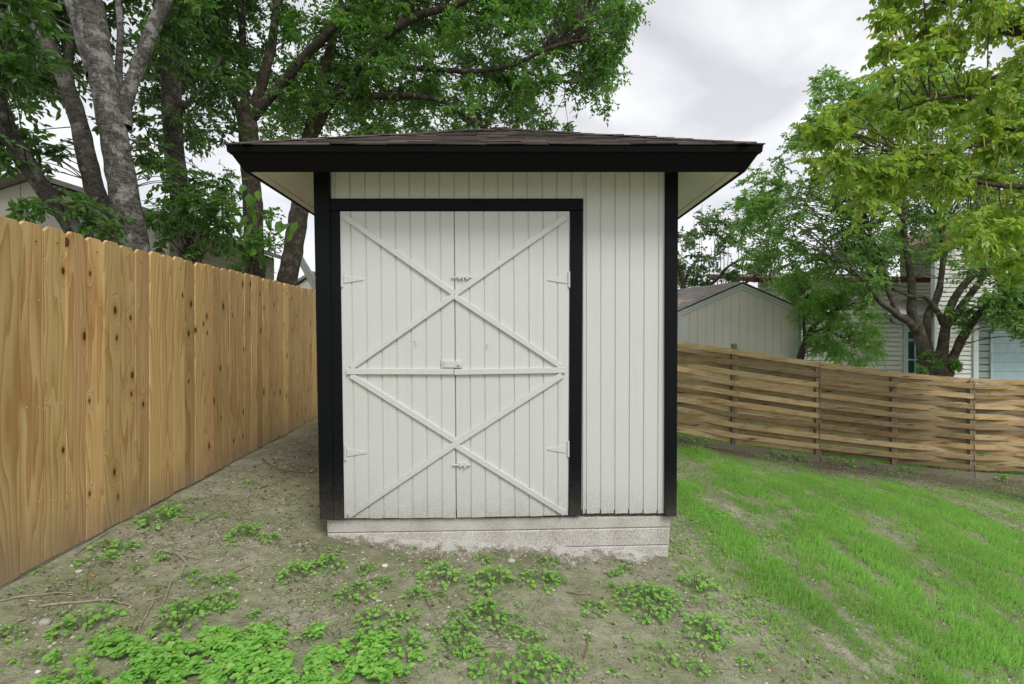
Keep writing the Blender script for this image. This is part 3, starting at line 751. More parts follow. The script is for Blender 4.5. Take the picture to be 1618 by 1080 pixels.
# front of a picket is its local -Y; turn so that -Y faces the yard (+X)
dg = Geo(); sg = Geo()
nrmv = np.array([FD[1], -FD[0], 0]); nrmv /= np.linalg.norm(nrmv)
s = -1.35
for i in range(npk):
    c0 = fence_pt(s + PW / 2 if False else s)
    for hh, offs, gg, rr in ((PH - 0.085, (random.uniform(-.02, .02),), dg, .0060), (1.43, (-.035, .035), sg, .0045), (0.86, (-.035, .035), sg, .0045), (0.33, (-.035, .035), sg, .0045)):
        for of in offs:
            cc = fence_pt(s + of, hh + random.uniform(-.012, .012)) + nrmv * 0.0005
            t1 = np.array([FD[0], FD[1], 0]); pts = [cc + rr * (math.cos(a) * t1 + math.sin(a) * np.array([0, 0, 1.0])) + nrmv * 0.0012 for a in np.arange(6) * math.pi / 3]
            gg.add(pts, [[5, 4, 3, 2, 1, 0]])
    s += PW
dg.part('dark_nails', MAT['nail'], fence, kind='stuff'); sg.part('bright_nails', MAT['zinc'], fence, kind='stuff')
def along(a, b, w, h, mat, name, parent, off=0.0):
    d = b - a; L = np.linalg.norm(d); d = d / L; n_ = np.array([d[1], -d[0], 0]); n_ /= np.linalg.norm(n_); up = np.cross(n_, d)
    g = Geo(); vs = []
    for q in (a, b):
        for sx_, sz_ in ((0, 0), (1, 0), (1, 1), (0, 1)): vs.append(q - n_ * (off + sx_ * w) + np.array([0, 0, 1.0]) * sz_ * h)
    g.add(vs, [[0, 1, 2, 3], [7, 6, 5, 4], [0, 4, 5, 1], [1, 5, 6, 2], [2, 6, 7, 3], [3, 7, 4, 0]])
    return g.part(name, mat, parent)
for hh in (0.29, 0.82, 1.39):
    along(fence_pt(-1.4, hh), fence_pt(7.6, hh), 0.038, 0.089, MAT['pine'], 'rail', fence, PT + .003)
for k in range(4):
    q = fence_pt(-1.2 + k * 2.44); g = Geo(); box(g, q - nrmv * 0.11 + np.array([0, 0, 0.80]), (0.089, 0.089, 1.85)); g.part('post', MAT['pine'], fence)

# ------------------------------------------------------------------ right fence: woven boards
FY = 7.15
weave = thing('woven_fence', 'low weathered fence of thin horizontal boards woven between posts, right of the shed', 'fence', (4.5, FY, float(ground_z(4.5, FY))))
post_px = [806, 928, 1050, 1160, 1292, 1412, 1535, 1656, 1780]
front = [1, 1, -1, 1, 1, 1, -1, 1, -1]                 # at each post: +1 the even rows run in front of it, -1 the odd rows
topx = [780, 1000, 1072, 1160, 1292, 1412, 1535, 1618, 1800]; topy = [512, 527, 538.5, 551.5, 571.5, 587.5, 597.5, 600, 603]
boty = [655, 670, 682, 700, 716.5, 730, 741.5, 745, 748]
NR = 18
def row_y(px, r): 
    t = np.interp(px, topx, topy); b = np.interp(px, topx, boty); return t + (b - t) * (r + 0.5) / NR
xw = np.array([(x - CX) / F * FY for x in post_px])
def side_off(px, par):
    i = int(np.clip(np.searchsorted(post_px, px) - 1, 0, len(post_px) - 2))
    t = (px - post_px[i]) / (post_px[i + 1] - post_px[i]); t = t * t * (3 - 2 * t) * .8 + t * .2
    return (front[i] * (1 - t) + front[i + 1] * t) * (1 if par == 0 else -1)
BH = 0.0400
for r in range(NR):
    for j in (0, 2, 4, 6):
        j1 = min(j + 2, len(post_px) - 1)
        a, b = post_px[j] + random.uniform(.3, 1.2), post_px[j1] - random.uniform(.3, 1.2)
        xs = np.linspace(a, b, 21); g = Geo(); vs = []; tilt = random.uniform(-.005, .005)
        for q, x in enumerate(xs):
            X = (x - CX) / F * FY; Z = CZ + (CY - row_y(x, r)) / F * FY + tilt * (q / 20 - .5)
            so = side_off(x, r % 2); yc = FY - so * 0.036
            for dy, dz in ((-.008, -BH + .003), (-.0095, -BH + .006), (-.0095, BH - .006), (-.008, BH - .003), (.009, BH - .003), (.009, -BH + .003)): vs.append((X, yc + dy, Z + dz))
        fs = []
        for q in range(20):
            for m_ in range(6): fs.append([q * 6 + m_, q * 6 + (m_ + 1) % 6, (q + 1) * 6 + (m_ + 1) % 6, (q + 1) * 6 + m_][::-1])
        fs += [[0, 1, 2, 3, 4, 5][::-1], [120 + i for i in range(6)]]
        g.add(vs, fs); g.part('board', MAT['weave'], weave)
ngeo = Geo()
for i, px in enumerate(post_px):
    X = (px - CX) / F * FY
    zt = CZ + (CY - np.interp(px, topx, topy)) / F * FY + (0.085 if px == 1160 else -0.03); zb = float(ground_z(X, FY)) - 0.15
    for dx in (-0.021, 0.021):
        g = Geo(); w = .0195
        prism(g, [(X + dx - w, zb), (X + dx + w, zb), (X + dx + w, zt - .02), (X + dx + w - .012, zt), (X + dx - w + .012, zt), (X + dx - w, zt - .02)], FY - 0.024, FY + 0.024, 0.003)
        g.part('post', MAT['post'], weave)
    for r in range(NR):
        if front[i] == (1 if r % 2 == 0 else -1):
            for dx in (-.03, .03):
                for dz in (-.022, .022):
                    c0 = np.array([X + dx, FY - .047, CZ + (CY - row_y(px, r)) / F * FY + dz]); rr = .0045
                    ngeo.add([c0 + rr * np.array([math.cos(a), 0, math.sin(a)]) for a in np.arange(6) * math.pi / 3], [[0, 1, 2, 3, 4, 5]])
ngeo.part('nails', MAT['nail'], weave, kind='stuff')
kb = [(780, 661), (1000, 676), (1072, 689), (1160, 705), (1292, 721), (1412, 737), (1535, 748), (1618, 753), (1800, 757)]
for a, b in ((806, 1049), (1050, 1292), ((1293), (1535)), ((1536), (1780))):
    xs = np.linspace(a, b, 13); g = Geo(); vs = []
    for x in xs:
        X = (x - CX) / F * FY; Z = CZ + (CY - np.interp(x, [k[0] for k in kb], [k[1] for k in kb])) / F * FY
        for dy, dz in ((-.068, -.10), (-.068, .03), (-.042, .03), (-.042, -.10)): vs.append((X, FY + dy + .02, Z + dz))
    fs = []
    for q in range(12):
        for m_ in range(4): fs.append([q * 4 + m_, (q + 1) * 4 + m_, (q + 1) * 4 + (m_ + 1) % 4, q * 4 + (m_ + 1) % 4])
    fs += [[0, 1, 2, 3], [51, 50, 49, 48]]
    g.add(vs, fs); g.part('kickboard', MAT['greyboard'], weave)

# ------------------------------------------------------------------ neighbour's grey shed
NY = 11.5
MAT['greige'] = painted('greige_paint', (0.72, 0.675, 0.645), DIRT, -9, -8, rough=0.7)
MAT['bluegrey'] = painted('pale_blue_grey_trim', (0.58, 0.63, 0.65), DIRT, -9, -8, rough=0.6)
MAT['oldshingle'] = shingle_mat('grey_old_shingle', [(0.0, (0.27, 0.25, 0.235)), (0.5, (0.33, 0.31, 0.29)), (1.0, (0.38, 0.355, 0.335))])
MAT['patch'] = flat('bare_orange_shingle', (0.55, 0.33, 0.22), 0.95, 0.1, 0.2)
ns = thing('neighbour_shed', 'plain grey board shed with a gable end, standing behind the woven fence', 'shed', (P(1172, 0, NY)[0], NY, float(ground_z(5.5, NY))))
nz0 = float(ground_z(5.5, NY)) - .1
apx, epl, epr = (1172, 455), (1076, 494.5), (1259, 494)
def gab(px): return np.interp(px, [1076, 1172, 1259], [497, 455, 496])
jl = list(np.linspace(1076, 1261, 15))
for i in range(14):
    a, b = jl[i] + .35, jl[i + 1] - .35
    pts = [(a, gab(a))] + ([(1172, 455)] if a < 1172 < b else []) + [(b, gab(b))]
    poly = [pxz(x, y, NY) for x, y in pts]; poly += [(poly[-1][0], nz0), (poly[0][0], nz0)]
    g = Geo(); prism(g, poly, NY, NY + .015, .001); g.part('siding_board', MAT['greige'], ns)
g = Geo(); xa, xb = P(1072, 0, NY)[0], P(1266, 0, NY)[0]; za_, zm = P(0, 497, NY)[2], P(0, 453, NY)[2]; xm = P(1172, 0, NY)[0]
for y_ in (NY + .012, NY + 3.6): pass
SW = np.array([-0.50, 1.0, 0.0]) * 3.5
sec = [np.array([x_, NY + .012, z_]) for x_, z_ in ((xa + .01, nz0), (xb - .01, nz0), (xb - .01, za_), (xm, zm), (xa + .01, za_))]
g.add(sec + [q + SW for q in sec], [[0, 1, 2, 3, 4], [9, 8, 7, 6, 5], [0, 5, 6, 1][::-1], [1, 6, 7, 2][::-1], [4, 9, 5, 0][::-1], [2, 7, 8, 3][::-1], [3, 8, 9, 4][::-1]]); g.part('wall', MAT['greige'], ns)
for a, b in (((1072, 1077.5)), ((1259.5, 1265.5))):
    g = Geo(); X0, X1 = P(a, 0, NY)[0], P(b, 0, NY)[0]; prism(g, [(X0, nz0), (X1, nz0), (X1, P(0, 494, NY)[2]), (X0, P(0, 494, NY)[2])], NY - .02, NY + .05, .003); g.part('corner_trim', MAT['bluegrey'], ns)
for (x0, y0), (x1, y1) in (((1064, 494.5), (1172, 447.5)), ((1172, 447.5), (1268.5, 489.5))):
    for k, (o0, o1, dy) in enumerate(((0.8, 4.6, .045), (4.8, 9.2, .03))):
        g = Geo(); prism(g, [pxz(x0, y0 + o0, NY), pxz(x1, y1 + o0, NY), pxz(x1, y1 + o1, NY), pxz(x0, y0 + o1, NY)], NY - dy, NY - .002, .003); g.part('rake_board', MAT['bluegrey'], ns)
R0, R1, R2 = P(1062, 494.5, NY), P(1172, 446.3, NY), P(1270, 489.5, NY)
for A, B in ((R0, R1), (R1, R2)):
    d = B - A; n_ = nrm(np.array([-d[2], 0, d[0]]));
    if n_[2] < 0: n_ = -n_
    g = Geo(); bk = SW * 1.03; fr_ = np.array([0, -.06, 0]); up = n_ * .018
    g.add([A + fr_, B + fr_, B + bk, A + bk, A + fr_ + up, B + fr_ + up, B + bk + up, A + bk + up], [[0, 3, 2, 1], [4, 5, 6, 7], [0, 1, 5, 4], [1, 2, 6, 5], [2, 3, 7, 6], [3, 0, 4, 7]]); g.part('roof', MAT['oldshingle'], ns)
d = R1 - R0; n_ = nrm(np.array([-d[2], 0, d[0]]))
def roofpt(t, y, h=.034): return R0 + d * t + n_ * (h - .012) + SW * (y / 3.5)
for i in range(10):
    for k in range(12):
        t0 = i / 10; y0 = -.08 + k * .31 + (i % 2) * .15; y1 = y0 + .30
        if y0 > 3.4: continue
        g = Geo(); a, b, c_, e_ = roofpt(t0, y0, .045), roofpt(t0, y1, .045), roofpt(t0 + .125, y1, .034), roofpt(t0 + .125, y0, .034)
        g.add([a, b, c_, e_, a - n_ * .012, b - n_ * .012], [[0, 3, 2, 1], [0, 1, 5, 4], [0, 4, 3], [1, 2, 5]])
        bare = i in (2, 3, 4) and k in (1, 2, 3)
        g.part('shingle', MAT['patch'] if bare else MAT['oldshingle'], ns)
g = Geo(); pts = []
for k in range(9):     # lifted roofing felt along the slope
    y = 1.6 + k * .25; pts += [roofpt(.60 - k * .02, y, .05), roofpt(.80, y, .05), roofpt(.70, y, .11 + .03 * (k % 2))]
g.add(pts, [[3 * k + a, 3 * k + b, 3 * k + 3 + b, 3 * k + 3 + a] for k in range(8) for a, b in ((0, 2), (2, 1))]); g.part('lifted_felt', MAT['drip'], ns)

# ------------------------------------------------------------------ house behind
HY = 14.0
MAT['lap'] = flat('white_lap_siding', (0.86, 0.84, 0.82), 0.6, 0.3, 0.04)
MAT['lapgrey'] = flat('grey_green_lap_siding', (0.40, 0.45, 0.44), 0.6, 0.3, 0.06)
MAT['redroof'] = shingle_mat('reddish_shingle', [(0.0, (0.27, 0.17, 0.14)), (1.0, (0.34, 0.22, 0.19))])
MAT['redtrim'] = flat('dark_red_eave', (0.16, 0.045, 0.04), 0.6)
MAT['paleroof'] = flat('pale_porch_roof', (0.55, 0.55, 0.54), 0.8, 0.2, 0.06)
MAT['gutter'] = flat('grey_gutter', (0.13, 0.15, 0.15), 0.5, 0.4)
MAT['corner'] = flat('pale_blue_white_trim', (0.62, 0.67, 0.70), 0.6, 0.3, 0.05)
MAT['garage'] = flat('pale_blue_garage_door', (0.42, 0.56, 0.62), 0.45, 0.4, 0.08)
MAT['frame'] = flat('blue_white_window_frame', (0.55, 0.66, 0.72), 0.5)
MAT['tan'] = flat('tan_door_casing', (0.42, 0.36, 0.28), 0.6)
MAT['curtain'] = flat('teal_curtain', (0.03, 0.23, 0.24), 0.8, 0.1, 0.25, 14)
gm2 = M('window_glass', 0.06, 0.5); gm2.col((0.02, 0.05, 0.055)); gm2.b.inputs['Alpha'].default_value = 0.35; MAT['glass'] = gm2.m
house = thing('house', 'white lap-sided house with a small porch roof, teal-curtained window and pale blue garage door', 'house', (P(1450, 0, HY)[0], HY, float(ground_z(11.5, HY))))
hz = float(ground_z(11.5, HY)) - .15
def lap(x0, x1, Y, y_top, exposure=.135, mat='lap', name='wall', zb=None):
    X0, X1 = P(x0, 0, Y)[0], P(x1, 0, Y)[0]; zt = P(0, y_top, Y)[2]; zb = hz if zb is None else zb; g = Geo(); z = zb
    while z < zt:
        z2 = min(z + exposure, zt)
        zl = z + .032; g.add([(X0, Y - .030, zl), (X1, Y - .030, zl), (X1, Y - .022, z2), (X0, Y - .022, z2), (X0, Y + .061, zl), (X1, Y + .061, zl), (X1, Y + .061, z2), (X0, Y + .061, z2)], [[0, 1, 2, 3], [4, 5, 1, 0], [3, 2, 6, 7], [0, 3, 7, 4], [1, 5, 6, 2]]); z = z2
    g.add([(X0, Y + .06, zb), (X1, Y + .06, zb), (X1, Y + .06, zt), (X0, Y + .06, zt), (X0, Y + .1, zb), (X1, Y + .1, zb), (X1, Y + .1, zt), (X0, Y + .1, zt)], [[0, 1, 2, 3], [7, 6, 5, 4], [0, 3, 7, 4], [1, 5, 6, 2], [3, 2, 6, 7]])
    return g.part(name, MAT[mat], house)
def rect(x0, y0, x1, y1, Y, th, mat, name, parent=None):
    g = Geo(); prism(g, [pxz(x0, y0, Y), pxz(x1, y0, Y), pxz(x1, y1, Y), pxz(x0, y1, Y)], Y - th, Y, .004); return g.part(name, MAT[mat], parent or house)
lap(1200, 1426, HY, 443)
RY = HY - 1.2                      # right wing stands forward
lap(1476, 1536, RY, 395, .12)
lap(1426, 1476, HY + 1.2, 400, .115)
lap(1541, 1760, RY + .9, 480, .19, 'lapgrey')
rect(1425, 490, 1432, 620, HY, .07, 'corner', 'corner_trim')
rect(1473, 395, 1477.5, 620, RY, .07, 'corner', 'corner_trim')
rect(1534, 505, 1542, 620, RY, .08, 'corner', 'corner_trim')
# gable of the right wing above the porch
lap(1536.5, 1760, RY, 395, .12, zb=P(0, 492, RY)[2])
g = Geo(); a, b = P(1190, 439, HY - .35), P(1470, 439, HY - .35)
for q in ((a, b),):
    up = np.array([0, 3.2, .55]); t_ = np.array([0, 0, -.12])
    g.add([a, b, b + up, a + up, a + t_, b + t_, b + up + t_, a + up + t_], [[0, 1, 2, 3], [7, 6, 5, 4], [1, 0, 4, 5], [0, 3, 7, 4], [1, 5, 6, 2]])
g.part('roof', MAT['redroof'], house)
rect(1190, 438.5, 1470, 444, HY - .36, .06, 'redtrim', 'eave_board')
g = Geo(); A, B = P(1455, 395, RY - .3), P(1620, 330, RY - .3); Cc = P(1790, 395, RY - .3)
for q0, q1 in ((A, B), (B, Cc)):
    bk = np.array([0, 5, 0]); t_ = np.array([0, 0, .12]); g.add([q0, q1, q1 + bk, q0 + bk, q0 + t_, q1 + t_, q1 + bk + t_, q0 + bk + t_], [[0, 3, 2, 1], [4, 5, 6, 7], [0, 1, 5, 4], [1, 2, 6, 5], [3, 0, 4, 7]])
g.part('roof', MAT['redroof'], house)
g = Geo(); prism(g, [(A[0] + .2, A[2]), (Cc[0] - .2, Cc[2]), (B[0], B[2])], RY + .003, RY + .1, .002); g.part('gable_wall', MAT['lap'], house)
# porch roof and gutters
a, b = P(1399, 499, RY + .1), P(1474, 499, RY + .1); c_, e_ = P(1474, 474, HY + .1), P(1428, 472, HY + .1)
g = Geo(); t_ = np.array([0, 0, -.07]); g.add([a, b, c_, e_, a + t_, b + t_, c_ + t_, e_ + t_], [[0, 1, 2, 3], [7, 6, 5, 4], [1, 0, 4, 5], [0, 3, 7, 4], [1, 5, 6, 2]]); g.part('porch_roof', MAT['paleroof'], house)
rect(1396, 496.5, 1474, 501, RY + .06, .10, 'gutter', 'gutter')
g = Geo(); v, q = tube(catmull([P(1408, 500, RY), P(1409, 507, RY), P(1416, 510, RY + .3), P(1425, 511, HY - .1)], 5), [.045] * 16, 8); g.addnp(v, [q]); g.part('downpipe', MAT['gutter'], house)
rect(1533, 489.5, 1770, 495, RY - .35, .12, 'gutter', 'gutter')
g = Geo(); a, b = P(1533, 490, RY - .34), P(1770, 490, RY - .34); c_ = b + np.array([0, 1.2, .25]); e_ = a + np.array([0, 1.2, .25]); g.add([a, b, c_, e_, a + t_, b + t_, c_ + t_, e_ + t_], [[0, 1, 2, 3], [7, 6, 5, 4], [0, 3, 7, 4], [1, 0, 4, 5]]); g.part('porch_roof', MAT['paleroof'], house)
# entry window, door glass and curtain
EY = HY + 1.19
w_ = rect(1432, 521, 1474, 614, EY, .05, 'tan', 'window')
rect(1433.5, 524, 1446, 534, EY - .06, .012, 'glass', 'pane', w_); rect(1448, 524, 1460, 534, EY - .06, .012, 'glass', 'pane', w_)
rect(1434, 540, 1444, 588, EY - .06, .012, 'glass', 'pane', w_); rect(1446, 540, 1455, 588, EY - .06, .012, 'glass', 'pane', w_); rect(1458, 541, 1472, 588, EY - .06, .012, 'glass', 'pane', w_)
rect(1433.6, 523.2, 1473, 589, EY - .052, .004, 'curtain', 'curtain', w_)
for q in ((1432, 521.5, 1473.5, 523.5), (1432, 534.6, 1473.5, 539.2), (1432, 567, 1456, 569), (1444.2, 539.2, 1446, 589), (1455.2, 539.2, 1458, 589), (1446.2, 523.6, 1448, 534.4), (1431.6, 523.6, 1433.4, 614), (1432, 589, 1473, 592)):
    rect(*q, EY - .064, .03, 'frame' if q[1] != 534.6 else 'tan', 'frame_bar', w_)
# garage door in panels
gd = rect(1566, 527, 1700, 640, RY + .88, .03, 'corner', 'garage_door')
for i in range(7):
    y0 = 528.5 + i * 14.6; rect(1567.5, y0, 1699, y0 + 14, RY + .85, .02, 'garage', 'door_panel', gd)
rect(1562.5, 520, 1565.8, 640, RY + .88, .06, 'frame', 'door_casing')
rect(1562.5, 522.5, 1700, 526.6, RY + .88, .05, 'frame', 'door_casing')
g = Geo(); v, q = tube([P(1452.5, 572, RY - .6), P(1452, 640, RY - .6)], [.05, .05], 8); g.addnp(v, [q]); g.part('porch_post', MAT['gutter'], house)

# weathered lumber lying behind the woven fence
lum = thing('lumber_stack', 'low heap of weathered grey boards glimpsed through the gaps of the woven fence', 'lumber', (4.2, 8.6, float(ground_z(4.2, 8.6))))
for i in range(7):
    g = Geo(); x0 = 3.6 + random.uniform(-.3, .3); box(g, (x0 + .9, 8.4 + (i % 3) * .18, float(ground_z(4.2, 8.5)) + .03 + (i // 3) * .045), (1.7 + random.uniform(-.3, .3), .14, .035)); g.part('board', MAT['greyboard'], lum)

# ------------------------------------------------------------------ neighbour's building behind the left fence
OY = 9.0
MAT['beige'] = painted('beige_panel_paint', (0.40, 0.375, 0.33), DIRT, -9, -8, rough=0.85)
ob = thing('outbuilding', 'beige panelled outbuilding with a low gable half hidden behind the left trees', 'building', (P(60, 0, OY)[0], OY, float(ground_z(-8, OY))))
oz = float(ground_z(-8, OY)) - .1
def og(px): return np.interp(px, [-320, 54, 268], [400, 283, 350])
js = [-150, -91, -32, 32, 61, 119, 165, 206, 232, 268]
for i in range(len(js) - 1):
    a, b = js[i] + .6, js[i + 1] - .6; pts = [(a, og(a))] + ([(54, 283)] if a < 54 < b else []) + [(b, og(b))]
    poly = [pxz(x, y, OY) for x, y in pts]; poly += [(poly[-1][0], oz), (poly[0][0], oz)]
    g = Geo(); prism(g, poly, OY, OY + .02, .002); g.part('wall_panel', MAT['beige'], ob)
g = Geo(); poly = [pxz(x, og(x), OY) for x in (-150, 54, 268)]; poly += [(poly[-1][0], oz), (poly[0][0], oz)]; prism(g, poly, OY + .012, OY + 4, .002); g.part('wall', MAT['greyboard'], ob)
for q0, q1 in ((P(-160, 349, OY), P(54, 280, OY)), (P(54, 280, OY), P(300, 358, OY))):
    g = Geo(); f_ = np.array([0, -.25, 0]); bk = np.array([0, 4.2, 0]); t_ = np.array([0, 0, .09]); g.add([q0 + f_, q1 + f_, q1 + bk, q0 + bk, q0 + f_ + t_, q1 + f_ + t_, q1 + bk + t_, q0 + bk + t_], [[0, 3, 2, 1], [4, 5, 6, 7], [0, 1, 5, 4], [1, 2, 6, 5], [2, 3, 7, 6], [3, 0, 4, 7]]); g.part('roof', MAT['oldshingle'], ob)
MAT['pole'] = flat('white_pole_paint', (0.62, 0.66, 0.64), 0.5, 0.4, 0.06)
lp = thing('leaning_pole', 'pair of white pipes leaning behind the left fence beside the shed corner', 'pole', tuple(P(497, 470, 10.5)))
for (a, b, r_) in (((470, 404), (505, 468), .055), ((476, 406), (520, 480), .04)):
    A = P(*a, 10.5); B = P(*b, 10.5); B2 = A + (B - A) * 4.0; g = Geo(); v, q = tube([A, (A + B2) / 2, B2], [r_] * 3, 12); g.addnp(v, [q]); g.part('pipe', MAT['pole'], lp, True)
dh = thing('distant_house', 'small grey roofed house far beyond the left fence', 'house', tuple(P(500, 560, 26)))
g = Geo(); hy = 26.0
A, B, D = P(440, 462, hy), P(492, 432, hy), P(640, 462, hy)
for q0, q1 in ((A, B), (B, D)):
    bk = np.array([0, 7, 0]); t_ = np.array([0, 0, .15]); g.add([q0, q1, q1 + bk, q0 + bk, q0 + t_, q1 + t_, q1 + bk + t_, q0 + bk + t_], [[0, 3, 2, 1], [4, 5, 6, 7], [0, 1, 5, 4], [1, 2, 6, 5], [2, 3, 7, 6], [3, 0, 4, 7]])
g.part('roof', MAT['oldshingle'], dh)
g = Geo(); prism(g, [(A[0] + .4, -.3), (D[0] - .4, -.3), (D[0] - .4, D[2]), (B[0], B[2]), (A[0] + .4, A[2])], hy + .2, hy + 6.5, .01); g.part('wall', MAT['beige'], dh)

# ------------------------------------------------------------------ trees
MAT['bark_pale'] = barkmat('pale_grey_bark', (0.060, 0.051, 0.043), (0.20, 0.188, 0.172), (0.38, 0.37, 0.35), 1.0, 1.0)
MAT['bark_dark'] = barkmat('dark_grey_bark', (0.055, 0.047, 0.040), (0.12, 0.108, 0.093), (0.22, 0.21, 0.195), 1.0, 0.6)
MAT['bark_brown'] = barkmat('brown_grey_bark', (0.060, 0.047, 0.036), (0.115, 0.095, 0.073), (0.17, 0.155, 0.13), 1.3, 0.5)
MAT['bark_light'] = barkmat('light_brown_bark', (0.085, 0.068, 0.052), (0.185, 0.155, 0.12), (0.26, 0.235, 0.20), 1.3, 0.5)
MAT['leaf_deep'] = leafmat('deep_green_leaf', (0.05, 0.115, 0.022), (0.095, 0.19, 0.042), 0.48)
MAT['leaf_mid'] = leafmat('mid_green_leaf', (0.075, 0.175, 0.03), (0.135, 0.265, 0.058), 0.54)
MAT['leaf_vine'] = leafmat('bright_broad_leaf', (0.085, 0.18, 0.035), (0.16, 0.27, 0.06), 0.5)
MAT['leaf_yellow'] = leafmat('yellow_green_leaf', (0.205, 0.3, 0.045), (0.35, 0.45, 0.095), 0.5, 0.05, 0.03)
MAT['leaf_ash'] = leafmat('fresh_green_leaf', (0.125, 0.24, 0.068), (0.225, 0.36, 0.12), 0.52)
MAT['leaf_fern'] = leafmat('light_feathery_leaf', (0.205, 0.36, 0.095), (0.33, 0.5, 0.165), 0.52)
MAT['leaf_pale'] = leafmat('pale_sparse_leaf', (0.08, 0.15, 0.06), (0.14, 0.22, 0.09), 0.45)

def limb_path(pts, m=6):
    arr = np.array([np.r_[P(x, y, Y), r / F * Y] for x, y, Y, r in pts]); return catmull(arr, m)
def inside(poly, x, y):
    n = len(poly); c_ = np.zeros(x.shape, bool); j = n - 1
    for i in range(n):
        xi, yi = poly[i]; xj, yj = poly[j]
        c_ ^= ((yi > y) != (yj > y)) & (x < (xj - xi) * (y - yi) / (yj - yi + 1e-9) + xi); j = i
    return c_
def clumps_in(poly, Y0_, Y1_, n, seed, gap=0.0, gscale=0.02):
    r_ = np.random.default_rng(seed); pa = np.array(poly, float); lo, hi = pa.min(0), pa.max(0)
    x = r_.uniform(lo[0], hi[0], n * 8); y = r_.uniform(lo[1], hi[1], n * 8); ok = inside(poly, x, y) & (fbm(x * gscale + seed, y * gscale, 3) > gap)
    x, y = x[ok][:n], y[ok][:n]; Y = r_.uniform(Y0_, Y1_, len(x))
    return np.stack([(x - CX) / F * Y, Y, CZ + (CY - y) / F * Y], -1)
def foliage(cl, R, twigs, per, L, seed, droop=0.18, wr=0.5, bias=(0, 0, 0.0), leafdroop=0.12, upright=0.9):
    """sprays of leaves: each clump holds thin twigs with leaves along both sides"""
    r_ = np.random.default_rng(seed); n = len(cl) * twigs
    c0 = np.repeat(cl, twigs, 0); R_ = R * r_.uniform(0.65, 1.25, len(cl)).repeat(twigs)[:, None]
    st = c0 + nrm(r_.normal(size=(n, 3))) * R_ * 0.35 * r_.random((n, 1))
    d = nrm(nrm(r_.normal(size=(n, 3)) * np.array([1, 1, .75])) + np.array(bias)); Lg = R_ * r_.uniform(0.5, 1.05, (n, 1))
    g_ = np.array([0, 0, -1.0]) * droop
    tt = (np.arange(per) + 0.6) / per
    pos = st[:, None] + d[:, None] * (Lg[:, None] * tt[None, :, None]) + g_ * (Lg[:, None] * tt[None, :, None] ** 2)
    tan = nrm(d[:, None] + 2 * g_ * tt[None, :, None])
    up0 = nrm(np.array([0, 0, 1.0]) * upright + r_.normal(size=(n, per, 3)) * 0.45)
    sd = nrm(np.cross(tan, up0)); sgn = np.where((np.arange(per) % 2) == 0, 1, -1)[None, :, None]
    ax = nrm(tan * 0.55 + sd * sgn * r_.uniform(.5, 1.0, (n, per, 1)) + np.array([0, 0, -leafdroop]) + r_.normal(size=(n, per, 3)) * 0.22)
    LL = L * r_.uniform(0.65, 1.2, n * per)
    lv, lq = leaf_mesh(pos.reshape(-1, 3), ax.reshape(-1, 3), up0.reshape(-1, 3), LL, wr, 0.3, 0.12)
    ts = np.array([0, .5, 1.0]); tp = st[:, None] + d[:, None] * (Lg[:, None] * ts[None, :, None]) + g_ * (Lg[:, None] * ts[None, :, None] ** 2)
    off = np.array([[1, 0, 0], [-.5, .5, .7], [-.5, -.5, -.7]]) * 0.0022
    tv = (tp[:, :, None] + off[None, None] * np.array([1, .8, .4])[None, :, None, None] * max(1.0, L / .07)).reshape(-1, 3)
    b = (np.arange(n) * 9)[:, None, None]; k = np.arange(2)[None, :, None] * 3; m_ = np.arange(3)[None, None, :]
    tq = np.stack([b + k + m_, b + k + (m_ + 1) % 3, b + k + 3 + (m_ + 1) % 3, b + k + 3 + m_], -1).reshape(-1, 4)
    return (lv, lq), (tv, tq), st

def connect(cl, nodes, seed, r0=0.007):
    """boughs from the nearest limb point to each clump"""
    r_ = np.random.default_rng(seed); g = Geo()
    nodes = np.asarray(nodes)
    for c_ in cl:
        dd = np.linalg.norm(nodes[:, :3] - c_, axis=1) + np.clip(nodes[:, 2] - c_[2], 0, 9) * .6; i = r_.choice(np.argsort(dd)[:9:2]); a = nodes[i, :3]
        L = np.linalg.norm(c_ - a)
        if L < .1 or L > 4: continue
        mid = (a + c_) / 2 + np.array([0, 0, .10 * L]) + r_.normal(size=3) * .06 * L
        path = catmull([a, mid, c_], 4); rr = np.linspace(min(r0 * (.6 + L * .5), nodes[i, 3] * .7 + .002), .0025, len(path)); v, q = tube(path, rr, 5); g.addnp(v, [q])
    return g

